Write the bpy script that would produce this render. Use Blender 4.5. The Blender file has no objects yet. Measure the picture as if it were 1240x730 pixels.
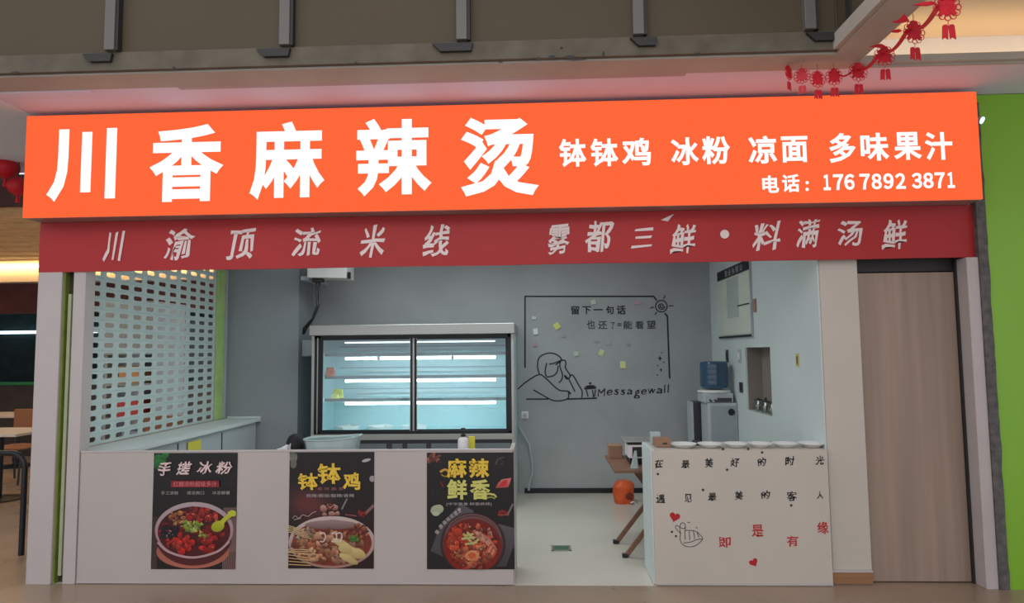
import bpy, bmesh, math, random
from math import sin, cos, pi, radians
from mathutils import Vector, Matrix, noise

random.seed(7)
scene = bpy.context.scene
COL = scene.collection

# ---------------------------------------------------------------- camera
EYE = 1.6
F_PX, PITCH, YAW, ROLL, DIST = 815.25, 0.0750907, 0.0409707, 0.0108252, 4.76068
FW = Vector((-sin(YAW)*cos(PITCH), cos(YAW)*cos(PITCH), sin(PITCH)))
_r = Vector((cos(YAW), sin(YAW), 0)); _u = _r.cross(FW)
CR = _r*cos(ROLL) - _u*sin(ROLL)
CU = _u*cos(ROLL) + _r*sin(ROLL)
CLOC = Vector((0, -DIST, EYE))
cam_data = bpy.data.cameras.new('camera')
cam_data.sensor_width = 36
cam_data.lens = F_PX*36/1240
cam = bpy.data.objects.new('camera', cam_data)
COL.objects.link(cam)
m = Matrix((CR, CU, -FW)).transposed().to_4x4()
m.translation = CLOC
cam.matrix_world = m
scene.camera = cam

# ---------------------------------------------------------------- world, lights, exposure
scene.view_settings.view_transform = 'Standard'
scene.view_settings.look = 'None'
scene.view_settings.exposure = 0.0
scene.view_settings.gamma = 1.0
scene.view_settings.use_curve_mapping = False
world = bpy.data.worlds.new('mall_ambient'); scene.world = world
world.use_nodes = True
world.node_tree.nodes['Background'].inputs[0].default_value = (0.92, 0.92, 1.0, 1)
world.node_tree.nodes['Background'].inputs[1].default_value = 1.0

def area(name, loc, rot, sx, sy, power, color):
    l = bpy.data.lights.new(name, 'AREA'); l.shape = 'RECTANGLE'; l.size = sx; l.size_y = sy
    l.energy = power; l.color = color
    o = bpy.data.objects.new(name, l); o.location = loc; o.rotation_euler = rot
    COL.objects.link(o); return o
# fluorescent fittings on the stall's ceiling, behind the banner
area('stall_ceiling_light', (-0.7, 1.35, 2.86), (0, 0, 0), 2.6, 0.5, 34, (0.90, 1.0, 0.99))
# mall lighting high above the corridor on the photographer's side
area('corridor_light', (0.0, -5.6, 4.6), (radians(38), 0, 0), 7.0, 1.6, 90, (1.0, 0.96, 0.92))
area('neighbour_light', (-6.2, 2.6, 2.95), (0, 0, 0), 2.4, 2.4, 26, (1.0, 0.86, 0.70))

# ---------------------------------------------------------------- helpers
def UP(px, py, **k):
    """real-world point seen at a photo pixel on the plane X=, Y= or Z="""
    d = FW + CR*((px-620)/F_PX) + CU*((365-py)/F_PX)
    (ax, v), = k.items(); i = 'XYZ'.index(ax)
    return CLOC + d*((v-CLOC[i])/d[i])

def s2l(c):
    return tuple((x/255/12.92 if x/255 <= 0.04045 else ((x/255+0.055)/1.055)**2.4) for x in c)

def mat(name, rgb, rough=0.6, metal=0.0, var=0.0, scale=6, bump=0.0, bscale=60, spec=0.5, stretch=None, rvar=0.0, trans=0.0, alpha=1.0):
    """procedural principled material: noise-varied colour, fine relief"""
    mt = bpy.data.materials.new(name); mt.use_nodes = True
    nt = mt.node_tree; N = nt.nodes; L = nt.links
    b = N['Principled BSDF']
    c = s2l(rgb)
    b.inputs['Roughness'].default_value = rough
    b.inputs['Metallic'].default_value = metal
    b.inputs['Specular IOR Level'].default_value = spec
    b.inputs['Transmission Weight'].default_value = trans
    b.inputs['Alpha'].default_value = alpha
    tc = N.new('ShaderNodeTexCoord'); mp = N.new('ShaderNodeMapping')
    L.new(tc.outputs['Object'], mp.inputs[0])
    if stretch: mp.inputs['Scale'].default_value = stretch
    n = N.new('ShaderNodeTexNoise'); n.inputs['Scale'].default_value = scale; n.inputs['Detail'].default_value = 5
    L.new(mp.outputs[0], n.inputs['Vector'])
    cr = N.new('ShaderNodeValToRGB')
    cr.color_ramp.elements[0].position = 0.3; cr.color_ramp.elements[1].position = 0.7
    lo = [max(0, x*(1-var)) for x in c]; hi = [min(1, x*(1+var)) for x in c]
    cr.color_ramp.elements[0].color = (*lo, 1); cr.color_ramp.elements[1].color = (*hi, 1)
    L.new(n.outputs['Fac'], cr.inputs[0]); L.new(cr.outputs[0], b.inputs['Base Color'])
    if rvar:
        mr = N.new('ShaderNodeMapRange'); mr.inputs['To Min'].default_value = max(0, rough-rvar); mr.inputs['To Max'].default_value = min(1, rough+rvar)
        L.new(n.outputs['Fac'], mr.inputs['Value']); L.new(mr.outputs[0], b.inputs['Roughness'])
    if bump:
        n2 = N.new('ShaderNodeTexNoise'); n2.inputs['Scale'].default_value = bscale; n2.inputs['Detail'].default_value = 4
        L.new(mp.outputs[0], n2.inputs['Vector'])
        bp = N.new('ShaderNodeBump'); bp.inputs['Strength'].default_value = bump; bp.inputs['Distance'].default_value = 0.01
        L.new(n2.outputs['Fac'], bp.inputs['Height']); L.new(bp.outputs[0], b.inputs['Normal'])
    return mt

def emis(name, rgb, strength):
    mt = bpy.data.materials.new(name); mt.use_nodes = True
    nt = mt.node_tree; nt.nodes.clear()
    e = nt.nodes.new('ShaderNodeEmission'); o = nt.nodes.new('ShaderNodeOutputMaterial')
    e.inputs[0].default_value = (*s2l(rgb), 1); e.inputs[1].default_value = strength
    nt.links.new(e.outputs[0], o.inputs[0]); return mt

def glassmat(name, tint, gloss=0.07, rough=0.02):
    mt = bpy.data.materials.new(name); mt.use_nodes = True
    nt = mt.node_tree; nt.nodes.clear()
    t = nt.nodes.new('ShaderNodeBsdfTransparent'); t.inputs[0].default_value = (*tint, 1)
    g = nt.nodes.new('ShaderNodeBsdfGlossy'); g.inputs['Roughness'].default_value = rough
    x = nt.nodes.new('ShaderNodeMixShader'); x.inputs[0].default_value = gloss
    o = nt.nodes.new('ShaderNodeOutputMaterial')
    nt.links.new(t.outputs[0], x.inputs[1]); nt.links.new(g.outputs[0], x.inputs[2]); nt.links.new(x.outputs[0], o.inputs[0])
    return mt

BASE = {}
def props(o, label=None, cat=None, group=None, kind=None):
    if label: o['label'] = label
    if cat: o['category'] = cat
    if group: o['group'] = group
    if kind: o['kind'] = kind
    return o

def thing(name, loc, label, cat, group=None):
    o = bpy.data.objects.new(name, None); o.empty_display_size = 0.05
    COL.objects.link(o); o.location = loc; BASE[o] = Vector(loc)
    return props(o, label, cat, group)

class MB:
    def __init__(s): s.v = []; s.f = []; s.c = []
    def add(s, vs, fs):
        n = len(s.v); s.v += [Vector(p) for p in vs]; s.f += [tuple(i+n for i in f) for f in fs]; return s
    def box(s, x0, x1, y0, y1, z0, z1):
        x0, x1 = sorted((x0, x1)); y0, y1 = sorted((y0, y1)); z0, z1 = sorted((z0, z1))
        return s.add([(x, y, z) for z in (z0, z1) for y in (y0, y1) for x in (x0, x1)],
            [(0,2,3,1), (4,5,7,6), (0,1,5,4), (2,6,7,3), (0,4,6,2), (1,3,7,5)])
    def obox(s, a, b, w, h, side=Vector((0,1,0))):
        """bar from a to b of section w (across) x h (along side)"""
        a = Vector(a); b = Vector(b); d = (b-a).normalized(); t = side.normalized(); n = d.cross(t).normalized(); t = n.cross(d)
        vs = [p + n*(w/2*i) + t*(h/2*j) for p in (a, b) for i, j in ((-1,-1),(1,-1),(1,1),(-1,1))]
        return s.add(vs, [(0,3,2,1), (4,5,6,7), (0,1,5,4), (1,2,6,5), (2,3,7,6), (3,0,4,7)])
    def cyl(s, a, b, r0, r1=None, n=16, caps=True):
        a = Vector(a); b = Vector(b); r1 = r0 if r1 is None else r1
        d = (b-a).normalized(); t = Vector((0,0,1)) if abs(d.z) < .9 else Vector((1,0,0))
        p = d.cross(t).normalized(); q = d.cross(p)
        vs = []
        for c, r in ((a, r0), (b, r1)):
            vs += [c + p*(r*cos(2*pi*i/n)) + q*(r*sin(2*pi*i/n)) for i in range(n)]
        fs = [(i, (i+1) % n, n+(i+1) % n, n+i) for i in range(n)]
        if caps: fs += [tuple(range(n))[::-1], tuple(range(n, 2*n))]
        return s.add(vs, fs)
    def lathe(s, prof, c, n=24, sx=1, sy=1, axis='Z'):
        vs = []; fs = []
        for r, z in prof:
            for i in range(n):
                a = 2*pi*i/n
                p = (r*cos(a)*sx, r*sin(a)*sy, z)
                if axis == 'Y': p = (p[0], p[2], p[1])
                if axis == 'X': p = (p[2], p[0], p[1])
                vs.append(Vector(p)+Vector(c))
        m_ = len(prof)
        for k in range(m_-1):
            for i in range(n):
                fs.append((k*n+i, k*n+(i+1) % n, (k+1)*n+(i+1) % n, (k+1)*n+i))
        if prof[0][0] > 1e-6: fs.append(tuple(range(n))[::-1])
        if prof[-1][0] > 1e-6: fs.append(tuple(range((m_-1)*n, m_*n)))
        return s.add(vs, fs)
    def tube(s, pts, r, n=8, r1=None):
        pts = [Vector(p) for p in pts]; r1 = r if r1 is None else r1
        vs = []; fs = []; M = len(pts); prev = None
        for k, p in enumerate(pts):
            d = (pts[min(k+1, M-1)] - pts[max(k-1, 0)]).normalized()
            t = prev if prev is not None else (Vector((0,0,1)) if abs(d.z) < .9 else Vector((1,0,0)))
            a = d.cross(t).normalized(); b_ = a.cross(d).normalized(); prev = b_
            rr = r + (r1-r)*k/max(1, M-1)
            vs += [p + a*(rr*cos(2*pi*i/n)) + b_*(rr*sin(2*pi*i/n)) for i in range(n)]
        for k in range(M-1):
            fs += [(k*n+i, k*n+(i+1) % n, (k+1)*n+(i+1) % n, (k+1)*n+i) for i in range(n)]
        fs += [tuple(range(n))[::-1], tuple(range((M-1)*n, M*n))]
        return s.add(vs, fs)
    def prism_xz(s, pts, y0, y1):
        """outline in XZ extruded along Y (front face at y0)"""
        n = len(pts)
        vs = [(x, y0, z) for x, z in pts] + [(x, y1, z) for x, z in pts]
        return s.add(vs, [tuple(range(n)), tuple(range(n, 2*n))[::-1]] + [(i, n+i, n+(i+1) % n, (i+1) % n) for i in range(n)])
    def build(s, name, material, parent=None, smooth=False, bevel=0, **kw):
        if parent is not None: org = BASE[parent]
        else:
            lo = [min(v[i] for v in s.v) for i in range(3)]; hi = [max(v[i] for v in s.v) for i in range(3)]
            org = Vector(((lo[0]+hi[0])/2, (lo[1]+hi[1])/2, lo[2]))
        me = bpy.data.meshes.new(name)
        me.from_pydata([v-org for v in s.v], [], s.f)
        bm = bmesh.new(); bm.from_mesh(me); bmesh.ops.recalc_face_normals(bm, faces=bm.faces); bm.to_mesh(me); bm.free()
        if s.c:
            at = me.color_attributes.new('print', 'FLOAT_COLOR', 'POINT')
            for i, c in enumerate(s.c): at.data[i].color = (*c, 1)
        if smooth:
            me.shade_smooth(); me.set_sharp_from_angle(angle=radians(38))
        me.materials.append(material)
        o = bpy.data.objects.new(name, me); COL.objects.link(o)
        if parent is not None: o.parent = parent
        else: o.location = org
        BASE[o] = org
        if bevel:
            bv = o.modifiers.new('bevel', 'BEVEL'); bv.width = bevel; bv.segments = 2; bv.limit_method = 'ANGLE'
        return props(o, **kw) if kw else o

def clone(root, loc, **kw):
    """copy of a thing with copies of its parts and sub-parts"""
    c = root.copy(); COL.objects.link(c); c.location = loc; BASE[c] = Vector(loc)
    for ch in root.children:
        d = ch.copy(); COL.objects.link(d); d.parent = c
        for g in ch.children:
            e = g.copy(); COL.objects.link(e); e.parent = d
    return props(c, **kw)

# --- lettering: every glyph is real geometry taken from the built-in face
GL = {}
def glyph(s, bold=0.0, res=3, shear=0.0, warp=0.0):
    key = (s, bold, shear, warp)
    if key in GL: return GL[key]
    cu = bpy.data.curves.new('glyph', 'FONT'); cu.body = s; cu.bevel_depth = bold; cu.bevel_resolution = 0; cu.extrude = 0.5; cu.resolution_u = res; cu.shear = shear
    o = bpy.data.objects.new('glyph', cu); COL.objects.link(o)
    bpy.context.view_layer.update()
    dg = bpy.context.evaluated_depsgraph_get()
    me = o.evaluated_get(dg).to_mesh()
    vs = [v.co.copy() for v in me.vertices]; fs = [tuple(p.vertices) for p in me.polygons]
    o.evaluated_get(dg).to_mesh_clear()
    bpy.data.objects.remove(o); bpy.data.curves.remove(cu)
    if warp:
        for v in vs:
            n1 = noise.noise(Vector((v.x*3.1+len(GL)*3.7, v.y*3.1, 1.3))); n2 = noise.noise(Vector((v.x*3.1, v.y*3.1+len(GL)*2.9, 7.9)))
            v.x += warp*n1; v.y += warp*n2
    x0 = min(v.x for v in vs); x1 = max(v.x for v in vs); y0 = min(v.y for v in vs); y1 = max(v.y for v in vs)
    out = ([((v.x-x0)/(x1-x0), (v.y-y0)/(y1-y0), v.z) for v in vs], fs)
    GL[key] = out; return out

def text_mb(mb, s, y, box, t=0.0015, bold=0.0, shear=0.0, warp=0.0, rot=0.0):
    """glyph mesh filling the world box (x0,x1,z0,z1) on the face at y, standing t proud"""
    vs, fs = glyph(s, bold, shear=shear, warp=warp)
    x0, x1, z0, z1 = box; cx = (x0+x1)/2; cz = (z0+z1)/2
    out = []
    for u, v, w in vs:
        X = x0+u*(x1-x0)-cx; Z = z0+v*(z1-z0)-cz
        out.append((cx+X*cos(rot)-Z*sin(rot), y-t if w > 0 else y, cz+X*sin(rot)+Z*cos(rot)))
    mb.add(out, fs); return mb

def pbox(px0, py0, px1, py1, y):
    mx = (px0+px1)/2; my = (py0+py1)/2
    return (UP(px0, my, Y=y).x, UP(px1, my, Y=y).x, UP(mx, py1, Y=y).z, UP(mx, py0, Y=y).z)

def pchar(name, s, y, px, material, parent, **kw):
    return text_mb(MB(), s, y, pbox(*px, y), **kw).build(name, material, parent)

def smooth_pts(pts, k=5, closed=False):
    out = []; n = len(pts)
    rng = range(n) if closed else range(n-1)
    for i in rng:
        P = [pts[(i+j) % n] if closed else pts[min(max(i+j, 0), n-1)] for j in (-1, 0, 1, 2)]
        for q in range(k):
            t = q/k
            out.append(tuple(0.5*((2*P[1][a]) + (-P[0][a]+P[2][a])*t + (2*P[0][a]-5*P[1][a]+4*P[2][a]-P[3][a])*t*t + (-P[0][a]+3*P[1][a]-3*P[2][a]+P[3][a])*t**3) for a in (0, 1)))
    out.append(pts[0] if closed else pts[-1])
    return out

def stroke(mb, pts, w, y, t=0.0015, smooth=True):
    """pen stroke of width w through XZ points, a raised vinyl line on the face at y"""
    if smooth and len(pts) > 2: pts = smooth_pts(pts)
    L_, R_ = [], []
    for i, p in enumerate(pts):
        a = pts[max(i-1, 0)]; b = pts[min(i+1, len(pts)-1)]
        dx, dz = b[0]-a[0], b[1]-a[1]; l = math.hypot(dx, dz) or 1
        nx, nz = -dz/l*w/2, dx/l*w/2
        L_.append((p[0]+nx, p[1]+nz)); R_.append((p[0]-nx, p[1]-nz))
    n = len(pts)
    vs = [(x, y-t, z) for x, z in L_] + [(x, y-t, z) for x, z in R_] + [(x, y, z) for x, z in L_] + [(x, y, z) for x, z in R_]
    fs = []
    for i in range(n-1):
        fs += [(i, i+1, n+i+1, n+i), (2*n+i, 3*n+i, 3*n+i+1, 2*n+i+1), (i, 2*n+i, 2*n+i+1, i+1), (n+i, n+i+1, 3*n+i+1, 3*n+i)]
    fs += [(0, n, 3*n, 2*n), (n-1, 3*n-1, 4*n-1, 2*n-1)]
    return mb.add(vs, fs)

# ---------------------------------------------------------------- materials
M = dict(
    white_post=mat('white_painted_post', (190, 183, 180), 0.45, var=0.04, scale=3, bump=0.05, bscale=20),
    counter=mat('counter_white_board', (186, 178, 172), 0.42, var=0.03, scale=2, bump=0.03, bscale=12),
    counter_r=mat('counter_cream_board', (196, 190, 178), 0.42, var=0.03, scale=2, bump=0.03, bscale=12),
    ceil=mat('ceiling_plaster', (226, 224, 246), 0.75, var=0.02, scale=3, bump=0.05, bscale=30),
    plaster=mat('grey_plaster', (160, 164, 165), 0.6, var=0.10, scale=1.6, bump=0.15, bscale=14, rvar=0.08),
    pillar=mat('grey_pillar', (150, 156, 160), 0.55, var=0.06, scale=1.2, bump=0.1, bscale=18),
    rwall=mat('pale_side_wall', (205, 216, 214), 0.5, var=0.03, scale=1.5, bump=0.05, bscale=20),
    shopfloor=mat('pale_floor_tile', (208, 202, 188), 0.22, var=0.04, scale=1.3, rvar=0.07),
    corridor=mat('corridor_stone', (158, 138, 118), 0.3, var=0.10, scale=2.5, bump=0.03, bscale=25, rvar=0.1),
    green=mat('green_paint', (132, 190, 50), 0.42, var=0.04, scale=1.2, bump=0.05, bscale=16),
    door=mat('oak_laminate', (156, 137, 121), 0.5, var=0.14, scale=3.0, stretch=(5, 5, 0.22), bump=0.1, bscale=40),
    beam=mat('atrium_beam_paint', (176, 174, 164), 0.7, var=0.08, scale=2.4, bump=0.1, bscale=20),
    ledge=mat('dusty_ledge', (98, 92, 78), 0.8, var=0.22, scale=6, bump=0.25, bscale=25),
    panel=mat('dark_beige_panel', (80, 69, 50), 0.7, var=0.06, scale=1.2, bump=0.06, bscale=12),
    mullion=mat('grey_mullion', (104, 101, 96), 0.5, var=0.06),
    dark=mat('dark_bracket', (44, 42, 40), 0.6, var=0.2),
    steel=mat('brushed_steel', (176, 176, 172), 0.36, metal=0.6, var=0.06, scale=4, stretch=(0.4, 1, 30), rvar=0.08),
    black=mat('black_rubber', (17, 22, 27), 0.4, var=0.1),
    cabinet=mat('chiller_lining', (212, 240, 243), 0.35, var=0.03, scale=2),
    red=mat('banner_red', (172, 32, 34), 0.55, var=0.07, scale=1.5, bump=0.06, bscale=9),
    pale=mat('banner_letter_white', (232, 218, 214), 0.5, var=0.03),
    slat=mat('shutter_slat', (196, 214, 210), 0.35, var=0.04, scale=3),
    slat_green=mat('shutter_rail_green', (176, 208, 130), 0.4, var=0.1),
    ink=mat('black_vinyl', (14, 16, 17), 0.5, var=0.05),
    ink_soft=mat('worn_grey_vinyl', (62, 68, 70), 0.6, var=0.4, scale=40),
    redink=mat('red_vinyl', (178, 26, 34), 0.5, var=0.05),
    redpaper=mat('red_foil_paper', (206, 22, 44), 0.5, var=0.12, scale=30),
    wood=mat('brown_table_wood', (128, 92, 72), 0.5, var=0.14, scale=5, stretch=(1, 8, 8)),
    orange=mat('orange_plastic', (222, 92, 40), 0.45, var=0.08, scale=12),
    bottle=mat('blue_water_bottle', (46, 78, 104), 0.2, var=0.1, scale=6, spec=0.7),
    grey_plastic=mat('grey_plastic', (176, 184, 190), 0.4, var=0.03),
    white_plastic=mat('white_plastic', (232, 232, 230), 0.35, var=0.02),
    clear=mat('cloudy_plastic', (205, 222, 222), 0.25, var=0.06, scale=14, trans=0.35),
    dark_plastic=mat('dark_plastic', (58, 56, 62), 0.45, var=0.08),
    card=mat('brown_card', (150, 116, 92), 0.8, var=0.1, scale=9),
    skirt=mat('wood_skirting', (152, 110, 74), 0.5, var=0.15, scale=5, stretch=(0.5, 4, 8)),
    yellow=mat('yellow_card', (214, 206, 70), 0.6, var=0.06),
    bare=mat('bare_grey_edge', (96, 94, 92), 0.85, var=0.35, scale=22, bump=0.6, bscale=40),
    gasket_green=mat('green_edge_strip', (120, 138, 58), 0.5, var=0.2, scale=8),
    gap_strip=mat('dark_gap', (58, 54, 40), 0.8, var=0.3, scale=14),
)
GLASS = glassmat('chiller_glass', (0.97, 0.99, 0.99), 0.06)
JARGLASS = glassmat('jar_glass', (0.92, 0.95, 0.93), 0.14)
M['base_grey'] = mat('chiller_base_grey', (112, 120, 124), 0.4, metal=0.3, var=0.05)
# ================================================================ SETTING
def st(mb, name, material, parent=None, **kw):
    bev = kw.pop('bevel', 0)
    o = mb.build(name, material, parent, bevel=bev, **kw)
    if parent is None: o['kind'] = 'structure'
    return o
ZC = 3.36
# corridor and stall floors meet at the counter line
st(MB().box(-13, 7, -9, 0.0, -0.1, 0).box(1.96, 7, 0.0, 0.6, -0.1, 0), 'floor_corridor', M['corridor'])
st(MB().box(2.2, 6.5, 0.5, 0.56, 0, 3.3), 'wall_closet', M['dark'])
st(MB().box(-3.6, 1.96, 0.0, 3.16, -0.1, 0.0), 'floor', M['shopfloor'])
st(MB().box(-13, -3.6, 0.0, 9.2, -0.1, 0.0), 'floor_left', M['corridor'])
st(MB().box(-3.48, 2.1, 3.04, 3.16, 0, 2.9), 'wall_back', M['plaster'])
st(MB().box(-3.48, -2.665, 2.58, 3.04, 0, 2.9), 'wall_pillar', M['pillar'])
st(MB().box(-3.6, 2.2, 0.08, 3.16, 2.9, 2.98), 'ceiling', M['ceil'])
st(MB().box(-0.20, 1.955, 3.028, 3.04, 0, 0.055), 'baseboard_back', M['black'])
# left wall: low wall, upper wall, jambs around the shutter
lw = MB(); lw.box(-3.6, -3.50, 0.10, 3.16, 0, 0.90); lw.box(-3.6, -3.48, 0.10, 3.16, 2.62, 2.9); lw.box(-3.6, -3.50, 2.50, 3.16, 0.9, 2.62)
st(lw, 'wall_left', M['pillar'])
# right wall with its niche
n_y0, n_y1, n_z0, n_z1 = 1.09, 1.79, 1.03, 1.62
rw = MB(); rw.box(1.96, 1.972, 0.05, 0.32, 0, 2.9); rw.box(1.96, 2.2, 0.32, n_y0, 0, 2.9); rw.box(1.96, 2.2, n_y1, 3.04, 0, 2.9); rw.box(1.96, 2.2, n_y0, n_y1, 0, n_z0); rw.box(1.96, 2.2, n_y0, n_y1, n_z1, 2.9); rw.box(2.12, 2.2, n_y0, n_y1, n_z0, n_z1)
st(rw, 'wall_right', M['rwall'])
# front pier on the right of the opening, with its skirting
st(MB().box(2.112, 2.119, n_y0+.002, n_y1-.002, n_z0+.002, n_z1-.002).box(1.975, 2.112, n_y1-.006, n_y1-.001, n_z0+.002, n_z1-.002), 'trim_16', mat('niche_shade_board', (132, 124, 116), .7, var=.06))  # added darker brown-grey boards, painting the shade of a deep opening
pier = st(MB().box(1.973, 2.235, 0.04, 0.32, 0, 2.6), 'wall_front', M['counter_r'], bevel=0.004)
st(MB().box(1.957, 2.232, 0.026, 0.04, 0.008, 0.085), 'baseboard_front', M['skirt'])
st(MB().box(1.957, 2.232, 0.022, 0.04, 0.085, 0.10), 'trim_1', M['white_post'])
# wood door and its dark head
st(MB().box(2.245, 2.915, 0.08, 0.12, 0.008, 2.13), 'door_1', M['door'], bevel=0.002)
st(MB().box(2.235, 2.92, 0.10, 0.16, 2.14, 2.6), 'trim_2', M['dark'])
st(MB().box(2.916, 2.929, 0.06, 0.16, 0, 2.6), 'trim_3', M['dark'])
# posts
st(MB().box(2.930, 3.01, -0.05, 0.16, 0, 2.216), 'trim_4', M['white_post'], bevel=0.004)
st(MB().box(-3.655, -3.475, -0.02, 0.10, 0, 2.30), 'trim_5', M['white_post'], bevel=0.004)
st(MB().box(-3.395, -3.305, -0.01, 0.10, 0, 2.30), 'trim_6', M['white_post'], bevel=0.004)
st(MB().box(-3.475, -3.395, 0.045, 0.10, 0, 2.30), 'trim_7', M['gap_strip'])  # dark strip filling the gap between column and post
st(MB().box(-3.475, -3.462, 0.0, 0.045, 0, 2.30), 'trim_8', M['gasket_green'])
st(MB().box(-3.45, -3.425, 0.015, 0.045, 0.05, 2.06), 'trim_9', mat('pale_green_strip', (168, 178, 140), 0.5, var=0.1), bevel=0.003)
# ragged edge beside the green wall
rg = MB(); N_ = 60; pts = [(3.01, 0.0)]
for i in range(N_+1):
    z = 3.3*i/N_; pts.append((3.072+0.008*noise.noise(Vector((z*6, 0, 3)))+0.004*random.random(), z))
pts.append((3.01, 3.3))
rg.prism_xz(pts, -0.06, 0.12)
st(rg, 'trim_10', M['bare'])
gw = MB(); pts = [(6.5, 0.0), (6.5, 3.355)]
for i in range(N_, -1, -1):
    z = 3.355*i/N_; pts.append((3.072+0.010*noise.noise(Vector((z*5, 4, 3)))-0.010*(z/3.3)+0.004*random.random(), z))
gw.prism_xz(pts, -0.05, 0.10)
st(gw, 'wall_green', M['green'])
# lintel wall behind the signs and soffit above
st(MB().box(-3.66, 3.01, 0.0, 0.08, 2.30, 3.355), 'wall_lintel', M['white_post'])
st(MB().box(-3.6, 3.06, 0.16, 3.2, 2.99, 3.355), 'wall_upper', M['pillar'])
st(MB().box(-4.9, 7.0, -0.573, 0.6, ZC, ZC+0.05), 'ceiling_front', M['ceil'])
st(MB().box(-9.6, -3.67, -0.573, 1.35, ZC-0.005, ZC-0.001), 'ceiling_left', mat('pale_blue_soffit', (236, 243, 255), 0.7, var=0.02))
# moulded edge of the soffit right of the atrium, with the cove tray above
tr = MB(); tr.box(1.98, 7.0, -0.60, -0.573, ZC-0.012, ZC+0.06); tr.box(1.98, 7.0, -0.64, -0.60, ZC-0.002, ZC+0.045)
st(tr, 'trim_11', M['beam'], bevel=0.006)
st(MB().box(1.98, 7.0, -6.0, 0.3, ZC+0.30, ZC+0.34), 'ceiling_tray', mat('tray_ceiling', (222, 196, 188), 0.7, var=0.02))
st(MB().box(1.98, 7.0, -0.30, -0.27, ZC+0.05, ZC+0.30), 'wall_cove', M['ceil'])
o = MB().box(2.0, 6.9, -0.50, -0.47, ZC+0.06, ZC+0.075).build('cove_light', emis('warm_cove_led', (255, 230, 140), 7.0))
props(o, 'warm yellow strip light hidden in the ceiling recess above the green wall', 'light')
# narrow mouldings on the soffit left of and above the sign
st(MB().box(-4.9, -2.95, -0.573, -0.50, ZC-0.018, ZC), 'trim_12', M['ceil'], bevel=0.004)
st(MB().box(-2.35, 0.95, -0.573, -0.525, ZC-0.010, ZC), 'trim_13', mat('grey_violet_moulding', (176, 168, 176), 0.6), bevel=0.003)
# beam around the atrium opening: far run and right-hand run
bz = ZC-0.012
bm_ = MB(); bm_.box(-9.6, 1.976, -0.80, -0.573, bz, ZC+0.4); bm_.box(1.786, 1.976, -6.0, -0.80, bz, ZC+0.4)
st(bm_, 'ceiling_beam', M['beam'], bevel=0.004)
# dusty ledge and wall of panels that rises inside the opening
lg = MB(); lg.box(-9.6, 1.786, -0.835, -0.80, bz+0.012, bz+0.125)
ledge = st(lg, 'trim_14', M['ledge'])
st(MB().box(1.752, 1.786, -6.0, -0.835, bz+0.012, bz+0.10), 'trim_15', M['beam'])
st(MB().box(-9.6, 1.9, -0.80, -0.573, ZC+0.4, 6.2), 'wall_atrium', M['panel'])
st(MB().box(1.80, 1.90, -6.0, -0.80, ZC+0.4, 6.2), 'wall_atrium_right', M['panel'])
wa = bpy.data.objects['wall_atrium']
# individual panels with recessed joints at the mullions
mx = []
for px in (141, 350, 562, 774, 980): mx.append(UP(px, 40, Y=-0.82).x)
dx = (mx[3]-mx[0])/3
xs = [mx[0]-2*dx, mx[0]-dx] + mx
xs_p = xs + [1.79]
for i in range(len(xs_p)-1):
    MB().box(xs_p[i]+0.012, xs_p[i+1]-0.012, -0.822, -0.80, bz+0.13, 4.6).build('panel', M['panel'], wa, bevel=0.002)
for i, x in enumerate(xs[1:]):
    mu = thing('mullion', (x, -0.85, bz+0.125), ['grey steel mullion', 'grey steel mullion', 'grey steel mullion', 'grey steel mullion', 'grey steel mullion', 'grey steel mullion'][i], 'mullion', 'mullions of the dark upper wall')
    MB().box(x-0.042, x+0.022, -0.875, -0.822, bz+0.125, 4.6).build('face_plate', M['mullion'], mu, bevel=0.003)
    MB().box(x+0.022, x+0.040, -0.866, -0.822, bz+0.125, 4.6).build('painted_shadow_strip', M['dark'], mu)  # dark strip that paints the shadow on the mullion's right side
    dx0, dx1 = ((-0.20, 0.0), (-0.19, 0.0), (-0.19, 0.02), (-0.19, 0.055), (-0.06, 0.10), (-0.03, 0.16))[i]
    b = MB(); b.add([(x+dx0, -0.86, bz+0.11), (x+dx1, -0.86, bz+0.11), (x+dx1-0.01, -0.86, bz+0.06), (x+dx0+0.05, -0.86, bz+0.06),
        (x+dx0, -0.835, bz+0.11), (x+dx1, -0.835, bz+0.11), (x+dx1-0.01, -0.835, bz+0.06), (x+dx0+0.05, -0.835, bz+0.06)],
        [(0,1,2,3), (7,6,5,4), (0,4,5,1), (1,5,6,2), (2,6,7,3), (3,7,4,0)])
    b.build('foot_bracket', M['dark'], mu)
    where = ('at far left outside the first panel', 'above the first big white character at far left', 'above the third big white character', 'above the gap after the fourth big character', 'above the two small repeated characters', 'close to the beam corner by the red garland')[i]
    mu['label'] = 'grey upright mullion with dark foot bracket, ' + where
    del mu['group']; mu['group'] = 'mullions of the dark upper wall'
# side face of the opening: two dark uprights near the corner
for y0, w in ((-0.98, 0.05), (-1.25, 0.06)):
    MB().box(1.765, 1.80, y0-w, y0, bz+0.10, 4.6).build('upright', M['dark'], bpy.data.objects['wall_atrium_right'])
MB().box(1.778, 1.80, -6.0, -0.835, bz+0.10, 4.6).build('panel', M['panel'], bpy.data.objects['wall_atrium_right'])
# chips and stains in the dusty ledge
cm = MB()
for px, py, w, h in ((652,71,7,5),(668,69,9,5),(690,69,14,4),(731,66,3,9),(431,76,4,3),(680,58,4,3),(606,75,7,2),(845,65,5,4),(211,82,5,3),(18,88,14,3),(700,72,20,2)):
    p = UP(px, py, Y=-0.836); s = 3.95/F_PX
    pts = [(p.x+w*s/2*cos(a)*random.uniform(.7,1.2), p.z+h*s/2*sin(a)*random.uniform(.7,1.2)) for a in [2*pi*k/9 for k in range(9)]]
    cm.prism_xz(pts, -0.838, -0.834)
cm.build('chipped_patch', M['dark'], ledge)

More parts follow.
